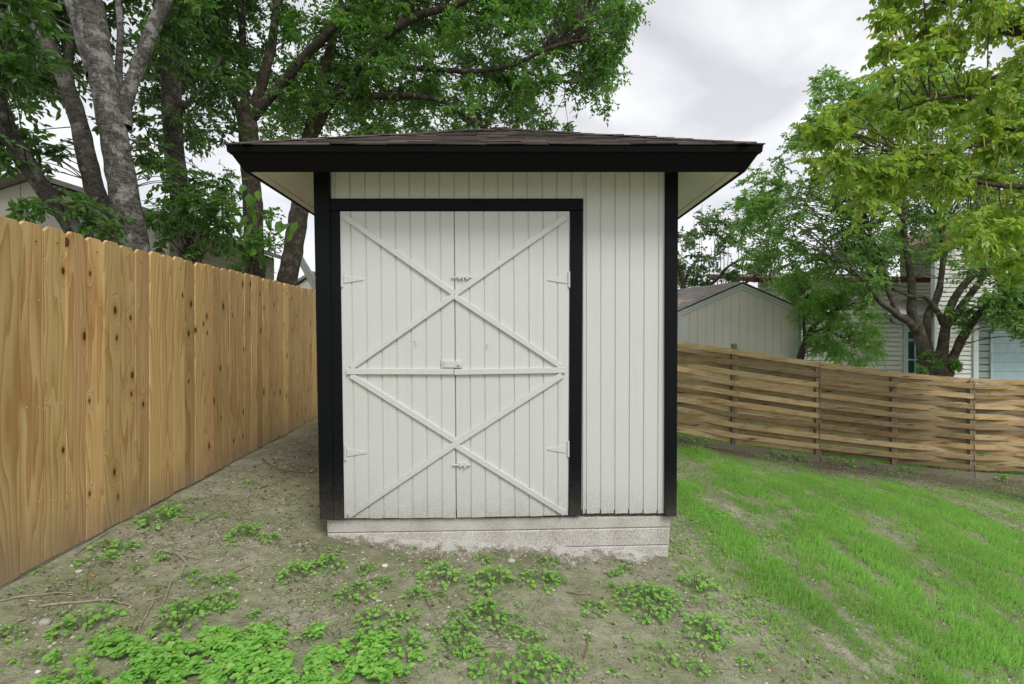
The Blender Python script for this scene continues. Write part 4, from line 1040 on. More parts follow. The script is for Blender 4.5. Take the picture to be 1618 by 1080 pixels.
def tree(label, trunk, limbs, barks, leafm, crowns, group=None, name='tree', trunk_seg=8, limb_r=.82):
    """crowns: list of (clumps, R, twigs, per, L, seed, kwargs)"""
    tp = limb_path(trunk, trunk_seg); base = np.array([tp[0, 0], tp[0, 1], 0.0]); base[2] = float(ground_z(base[0], base[1]))
    low = np.r_[base - np.array([0, 0, .15]), tp[0, 3] * 1.3]
    if tp[0, 2] > base[2] + .05:
        k = np.linspace(0, 1, 8, endpoint=False)[:, None]; tp = np.vstack([low * (1 - k) + tp[0] * k, tp])
    t = thing(name, label, 'tree', base, group)
    g = Geo(); v, q = tube(tp[:, :3], tp[:, 3], 14, .10, len(label)); g.addnp(v, [q]); g.part('trunk', MAT[barks], t, True)
    nodes = [tp[tp[:, 2] > base[2] + 1.2]]
    for i, lb in enumerate(limbs):
        lp_ = limb_path(lb, 6); lp_[:, 3] *= limb_r; g = Geo(); v, q = tube(lp_[:, :3], lp_[:, 3], 10, .12, i * 3 + 1); g.addnp(v, [q]); g.part('limb', MAT[barks], t, True); nodes.append(lp_)
    nodes = np.vstack(nodes)
    LG = ([], []); TG = Geo(); nv = 0; lvs, lqs = [], []
    for cl, R, tw, per, L, seed, kw in crowns:
        (lv, lq), (tv, tq), _ = foliage(cl, R, tw, per, L, seed, **kw)
        lvs.append(lv); lqs.append(lq + nv); nv += len(lv)
        TG.addnp(tv, [tq]); cg = connect(cl, nodes, seed)
        if cg.n: TG.addnp(np.concatenate(cg.v), [np.array(f) for f in cg.f.values()])
    lv = np.concatenate(lvs); o = lv.mean(0)
    link('crown', np_mesh('crown', lv - o, [np.concatenate(lqs)], MAT[leafm]), t, o)
    TG.part('twigs', MAT[barks], t, kind='stuff')
    return t

# three stems by the left fence, pale bark
tree('thick pale-barked tree just behind the left fence, forked high with a side limb', 
     [(212, 400, 4.6, 22), (200, 330, 4.6, 20), (187, 250, 4.6, 19), (170, 160, 4.6, 18), (154, 80, 4.6, 18.5), (140, 0, 4.6, 18), (126, -90, 4.6, 15), (112, -220, 4.6, 13)],
     [[(150, 120, 4.72, 15), (131, 50, 4.75, 15), (112, -10, 4.78, 13), (90, -120, 4.8, 10)],
      [(196, 200, 4.65, 13), (199, 160, 4.7, 12), (215, 115, 4.75, 12), (238, 55, 4.8, 12), (264, -10, 4.85, 11), (290, -120, 4.9, 8)],
      [(191, 165, 4.72, 6), (188, 100, 4.75, 6), (190, 40, 4.8, 6), (180, -60, 4.9, 5)]],
     'bark_pale', 'leaf_deep',
     [(clumps_in([(-140, -260), (330, -260), (300, 60), (250, 190), (210, 250), (170, 60), (120, 110), (60, 60), (-100, 60)], 4.95, 6.8, 78, 11, .26), .48, 12, 13, .088, 21, dict()),
      (clumps_in([(215, 190), (330, 180), (350, 260), (330, 330), (230, 260)], 4.9, 5.9, 12, 12, .30), .28, 8, 10, .085, 22, dict())])
tree('dark stem close behind the pale-barked tree, leaning to the upper left',
     [(170, 400, 5.0, 14.5), (158, 330, 5.0, 13.5), (140, 260, 5.0, 12.5), (124, 190, 5.0, 12), (98, 115, 5.0, 11), (66, 55, 5.0, 12), (30, -10, 5.0, 11), (-10, -110, 5.0, 9)],
     [[(118, 170, 5.0, 8), (108, 100, 5.1, 7), (120, 20, 5.2, 6), (128, -80, 5.3, 5)], [(80, 80, 5.0, 7), (40, 60, 4.9, 6), (0, 20, 4.8, 5), (-50, -40, 4.8, 4)]],
     'bark_dark', 'leaf_deep',
     [(clumps_in([(-130, -200), (130, -200), (120, 80), (110, 150), (40, 170), (-130, 150)], 5.3, 7.4, 100, 13, .22), .50, 12, 13, .092, 23, dict()),
      (clumps_in([(-10, 180), (40, 200), (110, 235), (125, 300), (60, 265), (10, 260), (-60, 240)], 4.2, 5.0, 11, 14, .2), .22, 7, 9, .085, 24, dict())])
tree('mottled dark tree leaning left at the photo edge behind the first fence pickets',
     [(122, 372, 4.3, 13.5), (98, 335, 4.3, 12.5), (64, 290, 4.3, 12), (32, 245, 4.3, 11.5), (14, 205, 4.3, 11), (-8, 150, 4.3, 12), (-40, 60, 4.3, 10)],
     [[(6, 190, 4.3, 7), (0, 130, 4.2, 6), (20, 60, 4.1, 5)]],
     'bark_dark', 'leaf_deep',
     [(clumps_in([(-140, -60), (60, 0), (70, 100), (20, 190), (-120, 240)], 3.4, 4.4, 22, 15, .30), .28, 8, 10, .088, 25, dict()),
      (clumps_in([(0, 340), (20, 315), (90, 300), (150, 305), (190, 330), (200, 372), (100, 368), (40, 352)], 3.4, 4.6, 11, 16, .1), .17, 8, 8, .07, 26, dict())])
tree('slim straight grey tree between the pale forked tree and the shed',
     [(302, 430, 6.0, 17), (296, 370, 6.0, 15), (283, 300, 6.0, 14), (274, 220, 6.0, 13.5), (271, 130, 6.0, 13.5), (268, 50, 6.0, 13), (272, -30, 6.0, 12), (278, -150, 6.0, 9)],
     [[(270, 40, 6.0, 7), (300, -20, 6.1, 6), (340, -90, 6.2, 5)], [(272, 180, 6.0, 5), (320, 140, 6.1, 4), (350, 90, 6.2, 3)]],
     'bark_dark', 'leaf_deep',
     [(clumps_in([(180, -200), (420, -200), (400, 60), (372, 190), (330, 240), (240, 200), (230, 60)], 6.3, 8.4, 95, 17, .22), .50, 12, 13, .088, 27, dict()),
      (clumps_in([(235, 330), (300, 300), (350, 330), (380, 400), (300, 408), (240, 380)], 4.6, 6.0, 18, 18, .2), .26, 9, 10, .08, 28, dict())])
tree('dark trunk rising behind the fence left of the shed, splitting into four limbs',
     [(404, 445, 7.5, 15), (402, 380, 7.5, 14), (398, 300, 7.5, 14), (394, 225, 7.5, 14), (389, 183, 7.5, 15)],
     [[(390, 190, 7.5, 11), (408, 150, 7.5, 9.5), (422, 100, 7.5, 9), (432, 50, 7.5, 8), (440, -20, 7.5, 7), (450, -120, 7.5, 5)],
      [(389, 190, 7.5, 9), (386, 130, 7.5, 7.5), (384, 70, 7.5, 6.5), (380, 0, 7.5, 6), (376, -100, 7.5, 4)],
      [(386, 188, 7.5, 8), (366, 150, 7.4, 6.5), (344, 90, 7.3, 6), (318, 30, 7.2, 5), (290, -60, 7.2, 4)],
      [(394, 190, 7.5, 11), (420, 160, 7.45, 9.5), (455, 122, 7.4, 9), (480, 90, 7.3, 8.5), (515, 55, 7.2, 8), (548, 10, 7.1, 7), (580, -60, 7, 5)],
      [(384, 208, 7.5, 5), (370, 204, 7.4, 4.5), (358, 200, 7.35, 4)]],
     'bark_brown', 'leaf_mid',
     [(clumps_in([(300, -180), (640, -180), (600, 60), (480, 60), (440, 120), (372, 150), (330, 130), (290, 20)], 7.5, 9.8, 120, 19, .22), .54, 13, 14, .085, 29, dict()),
      (clumps_in([(350, 225), (382, 260), (385, 330), (440, 330), (470, 380), (430, 430), (390, 432), (330, 410), (350, 330), (340, 250)], 6.6, 7.6, 24, 20, .25), .24, 9, 10, .06, 30, dict())])
tree('broad spreading tree behind the shed whose canopy hangs over its roof',
     [(452, 455, 8.0, 15), (462, 400, 8.0, 15), (472, 340, 8.0, 14), (482, 270, 8.0, 13), (490, 215, 8.0, 12), (500, 175, 8.0, 9.5), (508, 130, 8.0, 8), (520, 90, 8.0, 7), (530, 40, 8.0, 6)],
     [[(488, 225, 8.0, 11), (502, 195, 8.0, 10), (522, 158, 7.9, 10), (548, 128, 7.8, 9), (580, 90, 7.6, 8.5), (612, 55, 7.4, 8), (660, 25, 7.2, 7), (720, 8, 7, 6), (790, -25, 6.8, 5)],
      [(526, 158, 7.9, 8), (560, 154, 7.8, 7.5), (610, 152, 7.6, 6.5), (660, 152, 7.4, 6), (700, 160, 7.3, 5), (740, 185, 7.2, 4), (770, 205, 7.2, 3)],
      [(580, 92, 7.6, 6), (640, 105, 7.5, 5), (700, 110, 7.3, 5), (760, 112, 7.2, 4.5), (815, 100, 7.1, 4), (870, 75, 7, 3.5), (930, 60, 7, 2.5)],
      [(612, 58, 7.4, 5), (650, 10, 7.4, 4.5), (690, -50, 7.4, 4)], [(508, 130, 8.0, 5), (525, 60, 8.1, 4.5), (570, 20, 8.2, 4), (640, -30, 8.3, 3.5)],
      [(815, 100, 7.1, 3), (860, 125, 7, 2.5), (910, 130, 6.9, 2)]],
     'bark_brown', 'leaf_mid',
     [(clumps_in([(500, -100), (900, -100), (930, 60), (860, 150), (700, 190), (640, 130), (520, 100)], 6.2, 7.0, 46, 39, .34, .016), .36, 11, 12, .074, 49, dict()),
      (clumps_in([(470, -160), (980, -160), (1000, 0), (985, 55), (955, 80), (960, 110), (955, 150), (925, 145), (890, 140), (875, 172), (860, 198), (700, 208), (560, 210), (430, 195), (450, 110), (540, 60)], 7.3, 9.8, 330, 31, .24, .016), .48, 14, 14, .082, 41, dict()),
      (clumps_in([(975, 0), (1012, 10), (1000, 40), (975, 100), (975, 165), (955, 170), (950, 90)], 6.8, 7.6, 16, 32, .1), .22, 9, 10, .064, 42, dict()),
      (clumps_in([(840, 190), (905, 198), (890, 210), (840, 212)], 7.0, 7.6, 4, 33, 0), .18, 9, 10, .06, 43, dict()),
      (clumps_in([(420, 100), (560, 90), (700, 215), (420, 215)], 9.0, 11.0, 60, 34, .3), .5, 11, 12, .075, 44, dict())])
# broad bright leaves of a vine on the trunk beside the eave
vp = limb_path([(397, 440, 6.9, 2), (399, 380, 6.9, 1.6), (396, 320, 6.9, 1.4), (392, 285, 6.9, 1.2)], 6)
vt = thing('vine', 'bright broad-leaved vine climbing the dark trunk beside the shed eave', 'vine', vp[0, :3])
g = Geo(); v, q = tube(vp[:, :3], vp[:, 3], 6); g.addnp(v, [q]); g.part('stem', MAT['bark_brown'], vt)
vb = []
for (x, y) in [(388, 292), (393, 305), (402, 312), (396, 328), (404, 338), (390, 340), (398, 352), (408, 300), (425, 345), (432, 342), (445, 348), (447, 352), (457, 352), (462, 362), (470, 350), (396, 388), (404, 392), (380, 350), (372, 346)]:
    vb.append(P(x, y, 6.75 + random.uniform(-.15, .1)))
vb = np.array(vb); r_ = np.random.default_rng(5)
lv, lq = leaf_mesh(vb, r_.normal(size=vb.shape) * .35 + np.array([0, -.3, -1.0]), np.array([[0, -1.0, .3]]) + r_.normal(size=vb.shape) * .4, r_.uniform(.13, .22, len(vb)), .62, .15, .1)
for i in range(len(vb)):
    g = Geo(); g.addnp(lv[i * 6:i * 6 + 6], [np.array([[0, 1, 2, 3], [0, 3, 4, 5]])]); g.part('leaf', MAT['leaf_vine'], vt)

# right side
tree('many-stemmed green tree in front of the white house, behind the woven fence',
     [(1480, 612, 9.6, 21), (1482, 590, 9.6, 19), (1484, 565, 9.6, 16)],
     [[(1470, 600, 9.6, 13), (1463, 570, 9.6, 12), (1458, 545, 9.6, 11), (1450, 520, 9.6, 10), (1440, 490, 9.6, 8), (1441, 460, 9.6, 7), (1438, 430, 9.6, 6), (1430, 380, 9.6, 5), (1425, 320, 9.6, 3.5)],
      [(1445, 520, 9.55, 7), (1436, 508, 9.5, 7), (1422, 500, 9.5, 6.5), (1405, 487, 9.4, 5.5), (1390, 476, 9.3, 5), (1372, 452, 9.2, 3), (1355, 432, 9.1, 1.6)],
      [(1420, 498, 9.5, 5), (1412, 480, 9.5, 4.5), (1402, 455, 9.5, 4), (1400, 430, 9.5, 3.5), (1380, 380, 9.5, 3), (1350, 320, 9.5, 2)],
      [(1482, 590, 9.6, 9), (1470, 565, 9.65, 8), (1464, 530, 9.7, 7.5), (1466, 500, 9.7, 7), (1480, 470, 9.7, 6), (1487, 440, 9.7, 5), (1490, 390, 9.7, 4), (1480, 330, 9.7, 3)],
      [(1484, 570, 9.6, 11), (1490, 545, 9.6, 9), (1493, 520, 9.6, 8), (1500, 490, 9.6, 7), (1512, 465, 9.6, 6.5), (1532, 440, 9.6, 6), (1555, 420, 9.6, 5), (1580, 380, 9.6, 4)],
      [(1492, 520, 9.6, 6.5), (1510, 498, 9.5, 6.5), (1525, 475, 9.5, 6), (1545, 450, 9.4, 5.5), (1560, 425, 9.4, 5), (1570, 400, 9.4, 4)],
      [(1496, 585, 9.6, 10), (1508, 560, 9.6, 8), (1520, 535, 9.5, 7.5), (1535, 510, 9.4, 7), (1555, 487, 9.3, 6.5), (1575, 465, 9.2, 6), (1600, 440, 9.1, 4)],
      [(1490, 512, 9.6, 5), (1480, 490, 9.6, 5), (1462, 470, 9.6, 4), (1440, 468, 9.5, 3), (1410, 456, 9.5, 2.5)]],
     'bark_light', 'leaf_ash',
     [(clumps_in([(1300, 130), (1420, 110), (1700, 100), (1700, 520), (1600, 520), (1560, 470), (1500, 430), (1420, 440), (1380, 455), (1330, 475), (1290, 460), (1230, 445), (1190, 420), (1160, 330), (1200, 290), (1250, 230)], 8.9, 11.4, 310, 51, .23, .012), .52, 14, 14, .086, 61, dict()),
      (clumps_in([(1560, 430), (1660, 420), (1660, 550), (1612, 545), (1600, 500), (1560, 490)], 8.3, 9.4, 36, 52, .1), .32, 11, 11, .09, 62, dict()),
      (clumps_in([(1462, 545), (1500, 545), (1515, 580), (1460, 590)], 9.2, 9.5, 6, 53, 0), .16, 8, 8, .09, 63, dict()),
      (clumps_in([(1480, 480), (1560, 490), (1520, 520), (1490, 510)], 9.2, 9.5, 5, 54, 0), .18, 8, 8, .08, 64, dict()),
      (clumps_in([(1285, 120), (1330, 105), (1345, 140), (1300, 190), (1260, 260), (1215, 270), (1250, 225), (1290, 170)], 9.0, 10.0, 16, 55, 0), .26, 10, 10, .08, 65, dict(bias=(0, 0, .3))),
      (clumps_in([(1150, 310), (1200, 260), (1240, 300), (1200, 350)], 9.0, 10.0, 10, 56, 0), .24, 9, 10, .08, 66, dict(bias=(-.2, 0, .3)))])
tree('yellow-green tree reaching in from the right edge with hanging tassels',
     [(1880, 640, 5.0, 34), (1860, 560, 5.0, 30), (1850, 460, 5.0, 28), (1830, 340, 5.0, 26), (1800, 220, 5.0, 22), (1760, 90, 5.0, 18), (1730, -60, 5.0, 14)],
     [[(1835, 360, 5.0, 14), (1760, 310, 4.9, 9), (1680, 298, 4.8, 6.5), (1618, 295, 4.7, 5), (1570, 292, 4.6, 4), (1520, 280, 4.5, 3), (1460, 265, 4.5, 2.5)],
      [(1810, 240, 5.0, 12), (1720, 200, 4.9, 8), (1650, 204, 4.8, 6), (1600, 204, 4.75, 5), (1575, 190, 4.7, 4.5), (1555, 165, 4.7, 4), (1520, 152, 4.6, 3), (1470, 158, 4.6, 2.5), (1420, 175, 4.6, 2)],
      [(1800, 220, 5.0, 10), (1700, 140, 5.0, 7), (1640, 95, 5.0, 5), (1590, 115, 5.0, 4), (1545, 130, 5.0, 3), (1500, 150, 5, 2)],
      [(1770, 120, 5.0, 10), (1680, 80, 5.1, 8), (1620, 55, 5.1, 7), (1590, 30, 5.1, 6), (1560, -20, 5.1, 5), (1520, -80, 5.1, 4)],
      [(1620, 58, 5.1, 4), (1570, 45, 5.1, 3), (1550, 20, 5.0, 2.5), (1480, 0, 5.0, 2)],
      [(1618, 205, 4.75, 3), (1540, 230, 4.6, 3), (1440, 245, 4.5, 2.5), (1370, 228, 4.5, 1.8)]],
     'bark_brown', 'leaf_yellow',
     [(clumps_in([(1400, -120), (1760, -140), (1760, 440), (1620, 430), (1560, 400), (1500, 350), (1460, 380), (1400, 330), (1330, 310), (1280, 240), (1300, 190), (1370, 180), (1400, 110), (1420, 60), (1400, 20)], 4.3, 5.9, 190, 57, .30, .014), .29, 14, 12, .064, 67, dict(leafdroop=.45, wr=.7, droop=.3)),
      (clumps_in([(1385, 30), (1410, 20), (1420, 60), (1400, 90), (1385, 70)], 4.5, 5.0, 6, 58, 0), .16, 8, 8, .075, 68, dict(leafdroop=.45, wr=.68)),
      (clumps_in([(1285, 190), (1340, 170), (1360, 240), (1300, 260)], 4.5, 5.0, 9, 59, 0), .18, 9, 9, .075, 69, dict(leafdroop=.45, wr=.68))])
ycl = clumps_in([(1390, 0), (1600, 0), (1600, 330), (1400, 310), (1290, 230), (1400, 120)], 4.2, 5.2, 150, 77)
tas = Geo()
for c_ in ycl:
    L = random.uniform(.06, .12); v, q = tube([c_, c_ + np.array([random.uniform(-.01, .01), 0, -L / 2]), c_ + np.array([random.uniform(-.02, .02), random.uniform(-.02, .02), -L])], [.004, .006, .003], 5); tas.addnp(v, [q])
yt = [o for o in bpy.data.objects if o.get('label', '').startswith('yellow-green tree')][0]
MAT['tassel'] = flat('yellow_tassel', (0.34, 0.33, 0.08), 0.8, 0.1)
tas.part('tassels', MAT['tassel'], yt, kind='stuff')

sp = []
rs = np.random.default_rng(8)
for i in range(14):
    x = rs.uniform(1066, 1235); y1 = rs.uniform(318, 390); sp.append([(x + rs.uniform(-14, 14), 455, 14, .8), (x + rs.uniform(-5, 5), 410, 14, .6), (x + rs.uniform(-3, 3), y1, 14, .35)])
tree('sparse thin-shooted tree against the sky behind the grey gabled shed',
     [(1090, 560, 14, 7), (1086, 500, 14, 6), (1080, 455, 14, 5), (1074, 420, 14, 4)],
     [[(1086, 480, 14, 4), (1110, 458, 14, 3.5), (1134, 440, 14, 3), (1152, 420, 14, 2.5), (1180, 405, 14, 2)], [(1080, 450, 14, 3), (1090, 425, 14, 2.5), (1110, 400, 14, 2)], [(1100, 500, 14, 4), (1160, 460, 14, 3), (1200, 430, 14, 2)]] + sp,
     'bark_brown', 'leaf_pale',
     [(clumps_in([(1060, 375), (1110, 350), (1150, 345), (1200, 370), (1240, 400), (1240, 450), (1060, 455)], 13, 15, 62, 71, .2, .03), .36, 9, 9, .11, 81, dict(bias=(0, 0, .4), upright=.5)),
      (clumps_in([(1075, 345), (1100, 330), (1145, 322), (1170, 330), (1170, 352), (1080, 360)], 13.5, 14.5, 9, 72, .1), .20, 4, 7, .10, 82, dict(bias=(0, 0, .6)))])
tree('feathery light green tree filling the space between the grey shed and the white house',
     [(1258, 600, 11.2, 5.5), (1266, 560, 11.2, 5), (1280, 525, 11.2, 4), (1300, 500, 11.2, 3)],
     [[(1276, 530, 11.2, 2.6), (1300, 520, 11.1, 2), (1325, 530, 11, 1.6), (1350, 550, 11, 1)], [(1290, 510, 11.2, 2.4), (1320, 490, 11.2, 1.8), (1350, 478, 11.1, 1)], [(1272, 540, 11.2, 3), (1270, 490, 11.3, 2.4), (1280, 455, 11.4, 1.6)]],
     'bark_brown', 'leaf_fern',
     [(clumps_in([(1275, 450), (1330, 435), (1375, 455), (1388, 500), (1392, 560), (1370, 575), (1330, 570), (1310, 545), (1290, 560), (1270, 560), (1268, 480)], 10.7, 11.8, 90, 73, .2, .02), .32, 16, 16, .062, 83, dict(wr=.32, droop=.5, leafdroop=.3)),
      (clumps_in([(1215, 430), (1290, 425), (1300, 470), (1265, 490), (1235, 455)], 11.9, 12.6, 34, 74, .2), .34, 16, 16, .062, 84, dict(wr=.32, droop=.5, leafdroop=.3))])

# ------------------------------------------------------------------ grass, weeds, litter
MAT['grass'] = leafmat('fresh_grass', (0.25, 0.45, 0.120), (0.39, 0.60, 0.20), 0.45, 0.05, 0.015)
MAT['weed'] = leafmat('bright_weed_leaf', (0.205, 0.43, 0.080), (0.31, 0.55, 0.14), 0.38, 0.05, 0.012)
MAT['weedstem'] = flat('weed_stem', (0.10, 0.17, 0.05), 0.8)
def blades(xy, L, W, lean, seed, mat, name, **pr):
    r_ = np.random.default_rng(seed); n = len(xy); z = ground_z(xy[:, 0], xy[:, 1]) - .004
    b = np.c_[xy, z]; an = r_.uniform(0, 2 * np.pi, n); hd = np.c_[np.cos(an), np.sin(an), np.zeros(n)] + np.array(lean); hd = hd * r_.uniform(.2, .9, (n, 1))
    up = np.array([0, 0, 1.0]); sd = nrm(np.cross(hd + 1e-3, up)) * (W * r_.uniform(.7, 1.3, n))[:, None]
    L = (L * r_.uniform(.55, 1.2, n))[:, None]
    p1 = b + nrm(up + hd * .35) * L * .5; p2 = p1 + nrm(up * .55 + hd) * L * .5
    v = np.stack([b - sd, b + sd, p1 + sd * .8, p1 - sd * .8, p2], 1).reshape(-1, 3); o = np.arange(n)[:, None] * 5
    me = np_mesh(name, v, [o + np.array([[0, 1, 2, 3]]), o + np.array([[3, 2, 4]])], mat); return link(name, me, None, (0, 0, 0), kind='stuff', **pr)
def sample(n, x0, x1, y0, y1, fn, seed):
    r_ = np.random.default_rng(seed); x = r_.uniform(x0, x1, n); y = y0 + (y1 - y0) * r_.random(n) ** 1.25; k = r_.random(n) < fn(x, y); return np.c_[x[k], y[k]]
gd_fn = lambda x, y: np.clip(grass_density(x, y)[0] ** 1.1 + .0, 0, 1)
tall = sample(380000, 1.0, 8.2, 2.0, 6.9, gd_fn, 3)
tb = grass_density(tall[:, 0], tall[:, 1])[1]
blades(tall, (0.026 + 0.040 * tb) * (.7 + .6 * fbm(tall[:, 0] * 6, tall[:, 1] * 6, 2)), 0.0025, (.45, -.75, 0), 4, MAT['grass'], 'grass')
short = sample(60000, .9, 8.2, 2.0, 7.0, lambda x, y: .28 * (fbm(x * 4, y * 3, 3) > .5) * (x > np.interp(y, [2, 3, 4, 7], [1.7, 1.25, 1.25, 2.0])), 5)
blades(short, 0.03 * np.ones(len(short)), 0.002, (.2, -.3, 0), 6, MAT['grass'], 'short_grass')
straw = sample(26000, .9, 8.2, 2.0, 7.0, lambda x, y: .55 * np.clip(.25 + grass_density(x, y)[0], 0, 1) * (x > np.interp(y, [2, 3, 4, 7], [1.5, 1.15, 1.2, 1.5])), 55)
SM = M('dry_straw', .9, .15); SM.col(SM.ramp(SM.isl(), [(0, (.24, .20, .10)), (.5, (.38, .34, .19)), (1, (.48, .45, .30))]))
blades(straw, 0.05 * np.ones(len(straw)), 0.0018, (1.6, -2.2, 0), 56, SM.m, 'dry_grass')
tuft = sample(42000, -2.4, 1.7, 2.0, 3.6, lambda x, y: .45 * np.clip((fbm(x * 5 + 60, y * 5, 3) - .50) * 9, 0.06, 1), 57)
blades(tuft, 0.020 * np.ones(len(tuft)), 0.0014, (0, -.3, 0), 58, MAT['grass'], 'sprouting_grass')
blawn = sample(26000, 1.5, 9.5, 7.3, 11.2, lambda x, y: fbm(x * 2, y * 2, 3) > .42, 9)
blades(blawn, 0.10 * np.ones(len(blawn)), 0.006, (0, 0, 0), 10, MAT['grass'], 'neighbour_grass')

def weed_verts(n_leaf, R, L, H, seed):
    r_ = np.random.default_rng(seed)
    an = r_.uniform(0, 2 * np.pi, n_leaf); rad = R * np.sqrt(r_.random(n_leaf)); hh = H * (1 - (rad / R) ** 2 * .8) * r_.uniform(.55, 1.1, n_leaf)
    b = np.c_[np.cos(an) * rad, np.sin(an) * rad, hh]
    ax = np.c_[np.cos(an + r_.normal(0, .9, n_leaf)), np.sin(an + r_.normal(0, .9, n_leaf)), r_.uniform(-.35, .25, n_leaf)]
    up = np.array([0, 0, 1.0]) + r_.normal(size=(n_leaf, 3)) * .28
    LL = L * r_.uniform(.6, 1.2, n_leaf)
    return b, ax, up, LL, rad, an
def weed_mesh(n_leaf, R, L, H, seed):
    b, ax, up, LL, rad, an = weed_verts(n_leaf, R, L, H, seed); lv, lq = leaf_mesh(b, ax, up, LL, .74, .22, .10)
    base = np.c_[np.cos(an) * rad * .45, np.sin(an) * rad * .45, np.full(n_leaf, -.012)]; e = b - base; sd = nrm(np.cross(e, np.array([0.1, .2, 1.0]))) * .0011
    sv = np.stack([base - sd, base + sd, b + sd, b - sd], 1).reshape(-1, 3); o = np.arange(n_leaf)[:, None] * 4 + len(lv)
    me = np_mesh('weed_plant', np.concatenate([lv, sv]), [np.concatenate([lq, o + np.array([[0, 1, 2, 3]])])], [MAT['weed'], MAT['weedstem']])
    idx = np.zeros(len(me.polygons), np.int32); idx[len(lq):] = 1; me.polygons.foreach_set('material_index', idx); return me
WM = {'s': [weed_mesh(k, .042, .023, .03, 100 + k) for k in (5, 7, 9, 11)], 'm': [weed_mesh(k, .080, .026, .055, 200 + k) for k in (26, 32, 38, 44)], 'b': [weed_mesh(k, .115, .027, .075, 300 + k) for k in (70, 84, 96)]}
WL = {'s': ('tiny bright green weed seedling with few leaves', 'weed seedlings'),
      'm': ('low clump of bright green heart-leaved weed', 'low weed clumps'),
      'b': ('large bushy patch of bright green heart-leaved weed on bare soil', 'large weed clumps on the bare soil')}
MATM = weed_mesh(300, .20, .026, .075, 999)
BIG = [(245, 822, 1.1, 'spreading bright green weed patch against the foot of the left fence'),
       (386, 842, 1.0, 'bushy weed clump standing alone on the soil left of the shed corner'),
       (285, 977, 1.1, 'tall leafy weed clump directly above the dense weed bed at lower left'),
       (345, 950, .8, 'rounded weed clump between the grey root and the dense weed bed'),
       (467, 905, .9, 'wide weed clump left of the taller one near the left shed corner'),
       (518, 892, .9, 'upright bushy weed clump nearest the left front corner of the shed'),
       (562, 937, .9, 'two-lobed weed clump on the soil in front of the left door jamb'),
       (700, 911, 1.2, 'broad bushy weed clump on the soil in front of the door seam'),
       (776, 918, 1.2, 'rounded bushy weed mound on the soil in front of the right door'),
       (852, 917, 1.0, 'weed clump trailing rightwards in front of the right door jamb'),
       (730, 1009, 1.0, 'tall leafy weed clump midway down the soil below the door seam'),
       (768, 970, 1.0, 'loose weed clump just below the rounded mound before the right door'),
       (1025, 950, 1.0, 'largest dense weed mat on the soil in front of the right shed corner'),
       (1100, 925, 1.1, 'weed mat adjoining the largest mat on its right, beside the grass'),
       (1115, 998, 1.1, 'dark leafy weed clump between bare patches below the largest weed mat'),
       (640, 1020, .9, 'leafy weed clump just right of the dense weed bed'),
       (590, 1010, .9, 'weed clump touching the right end of the dense weed bed'),
       (852, 1055, 1.0, 'tall weed clump at the bottom edge, right of the photo middle'),
       (783, 1062, 1.0, 'spreading weed clump at the bottom edge in the photo middle'),
       (138, 985, 1.0, 'large-leaved weed clump on the soil at the lower left')]
def zone(px, py):
    if px < 300 and py < 900: return 'beside the foot of the left fence'
    if px < 300: return 'among the twigs at lower left'
    if px < 540: return 'left of the shed front'
    if px < 720: return 'in front of the left door'
    if px < 900: return 'in front of the right door'
    return 'in front of the right shed corner'
WP = {'m': [(299, 789), (312, 817), (275, 808), (268, 803), (352, 811), (425, 852), (194, 866), (174, 878), (146, 886), (220, 894), (257, 878), (299, 907), (322, 919), (356, 919), (356, 958), (316, 963), (97, 998), (192, 996), (12, 996), (403, 973), (439, 983), (583, 898), (613, 919), (590, 973), (648, 1018), (762, 883), (868, 886), (883, 915), (688, 942), (726, 974), (939, 963), (967, 925), (806, 978), (806, 997), (841, 1011), (642, 976), (1044, 1032), (1098, 1055), (990, 898), (975, 905), (1160, 990), (1210, 1040), (1180, 1050), (740, 1030), (700, 1040), (905, 1060), (165, 862), (490, 1005), (700, 1000), (1140, 1015), (600, 915), (655, 940), (38, 1045), (1075, 895)],
      's': [(380, 755), (393, 759), (410, 768), (394, 762), (170, 854), (117, 888), (245, 929), (93, 973), (22, 939), (138, 933), (150, 957), (180, 949), (490, 963), (447, 935), (427, 894), (716, 877), (651, 992), (60, 905), (65, 900), (170, 740), (355, 795), (455, 800), (365, 860), (25, 1012), (75, 920), (620, 870), (628, 880), (640, 905), (560, 975), (575, 990), (665, 965), (820, 955), (905, 985), (880, 1000), (915, 955), (930, 1010), (960, 985), (985, 1005), (1005, 1015), (1010, 1040), (960, 1040), (935, 1040), (870, 1030), (890, 1045), (1060, 1000), (1075, 1020), (1030, 1060), (975, 1065), (1000, 890), (820, 890), (790, 880), (675, 888), (585, 892), (655, 870), (530, 870), (1130, 1060), (528, 845)]}
for i, (px, py, sc_, lb) in enumerate(BIG):
    x, y = G(px, py + 4); o = link('weed_plant', MATM if 'largest dense' in lb else WM['b'][i % 3], None, (x, y, float(ground_z(x, y))), label=lb, category='weed', group='large weed clumps on the bare soil')
    o.scale = (sc_ * 1.1, sc_, min(sc_, 1.15)); o.rotation_euler = (0, 0, random.uniform(0, 6.28))
for k in 'ms':
    for i, (px, py) in enumerate(WP[k]):
        x, y = G(px, py + (4 if k != 's' else 1)); o = link('weed_plant', WM[k][i % len(WM[k])], None, (x, y, float(ground_z(x, y))), label=WL[k][0] + ' ' + zone(px, py), category='weed', group=WL[k][1] + ' ' + zone(px, py))
        sc_ = random.uniform(.6, 1.05); o.scale = (sc_, sc_, sc_); o.rotation_euler = (0, 0, random.uniform(0, 6.28))
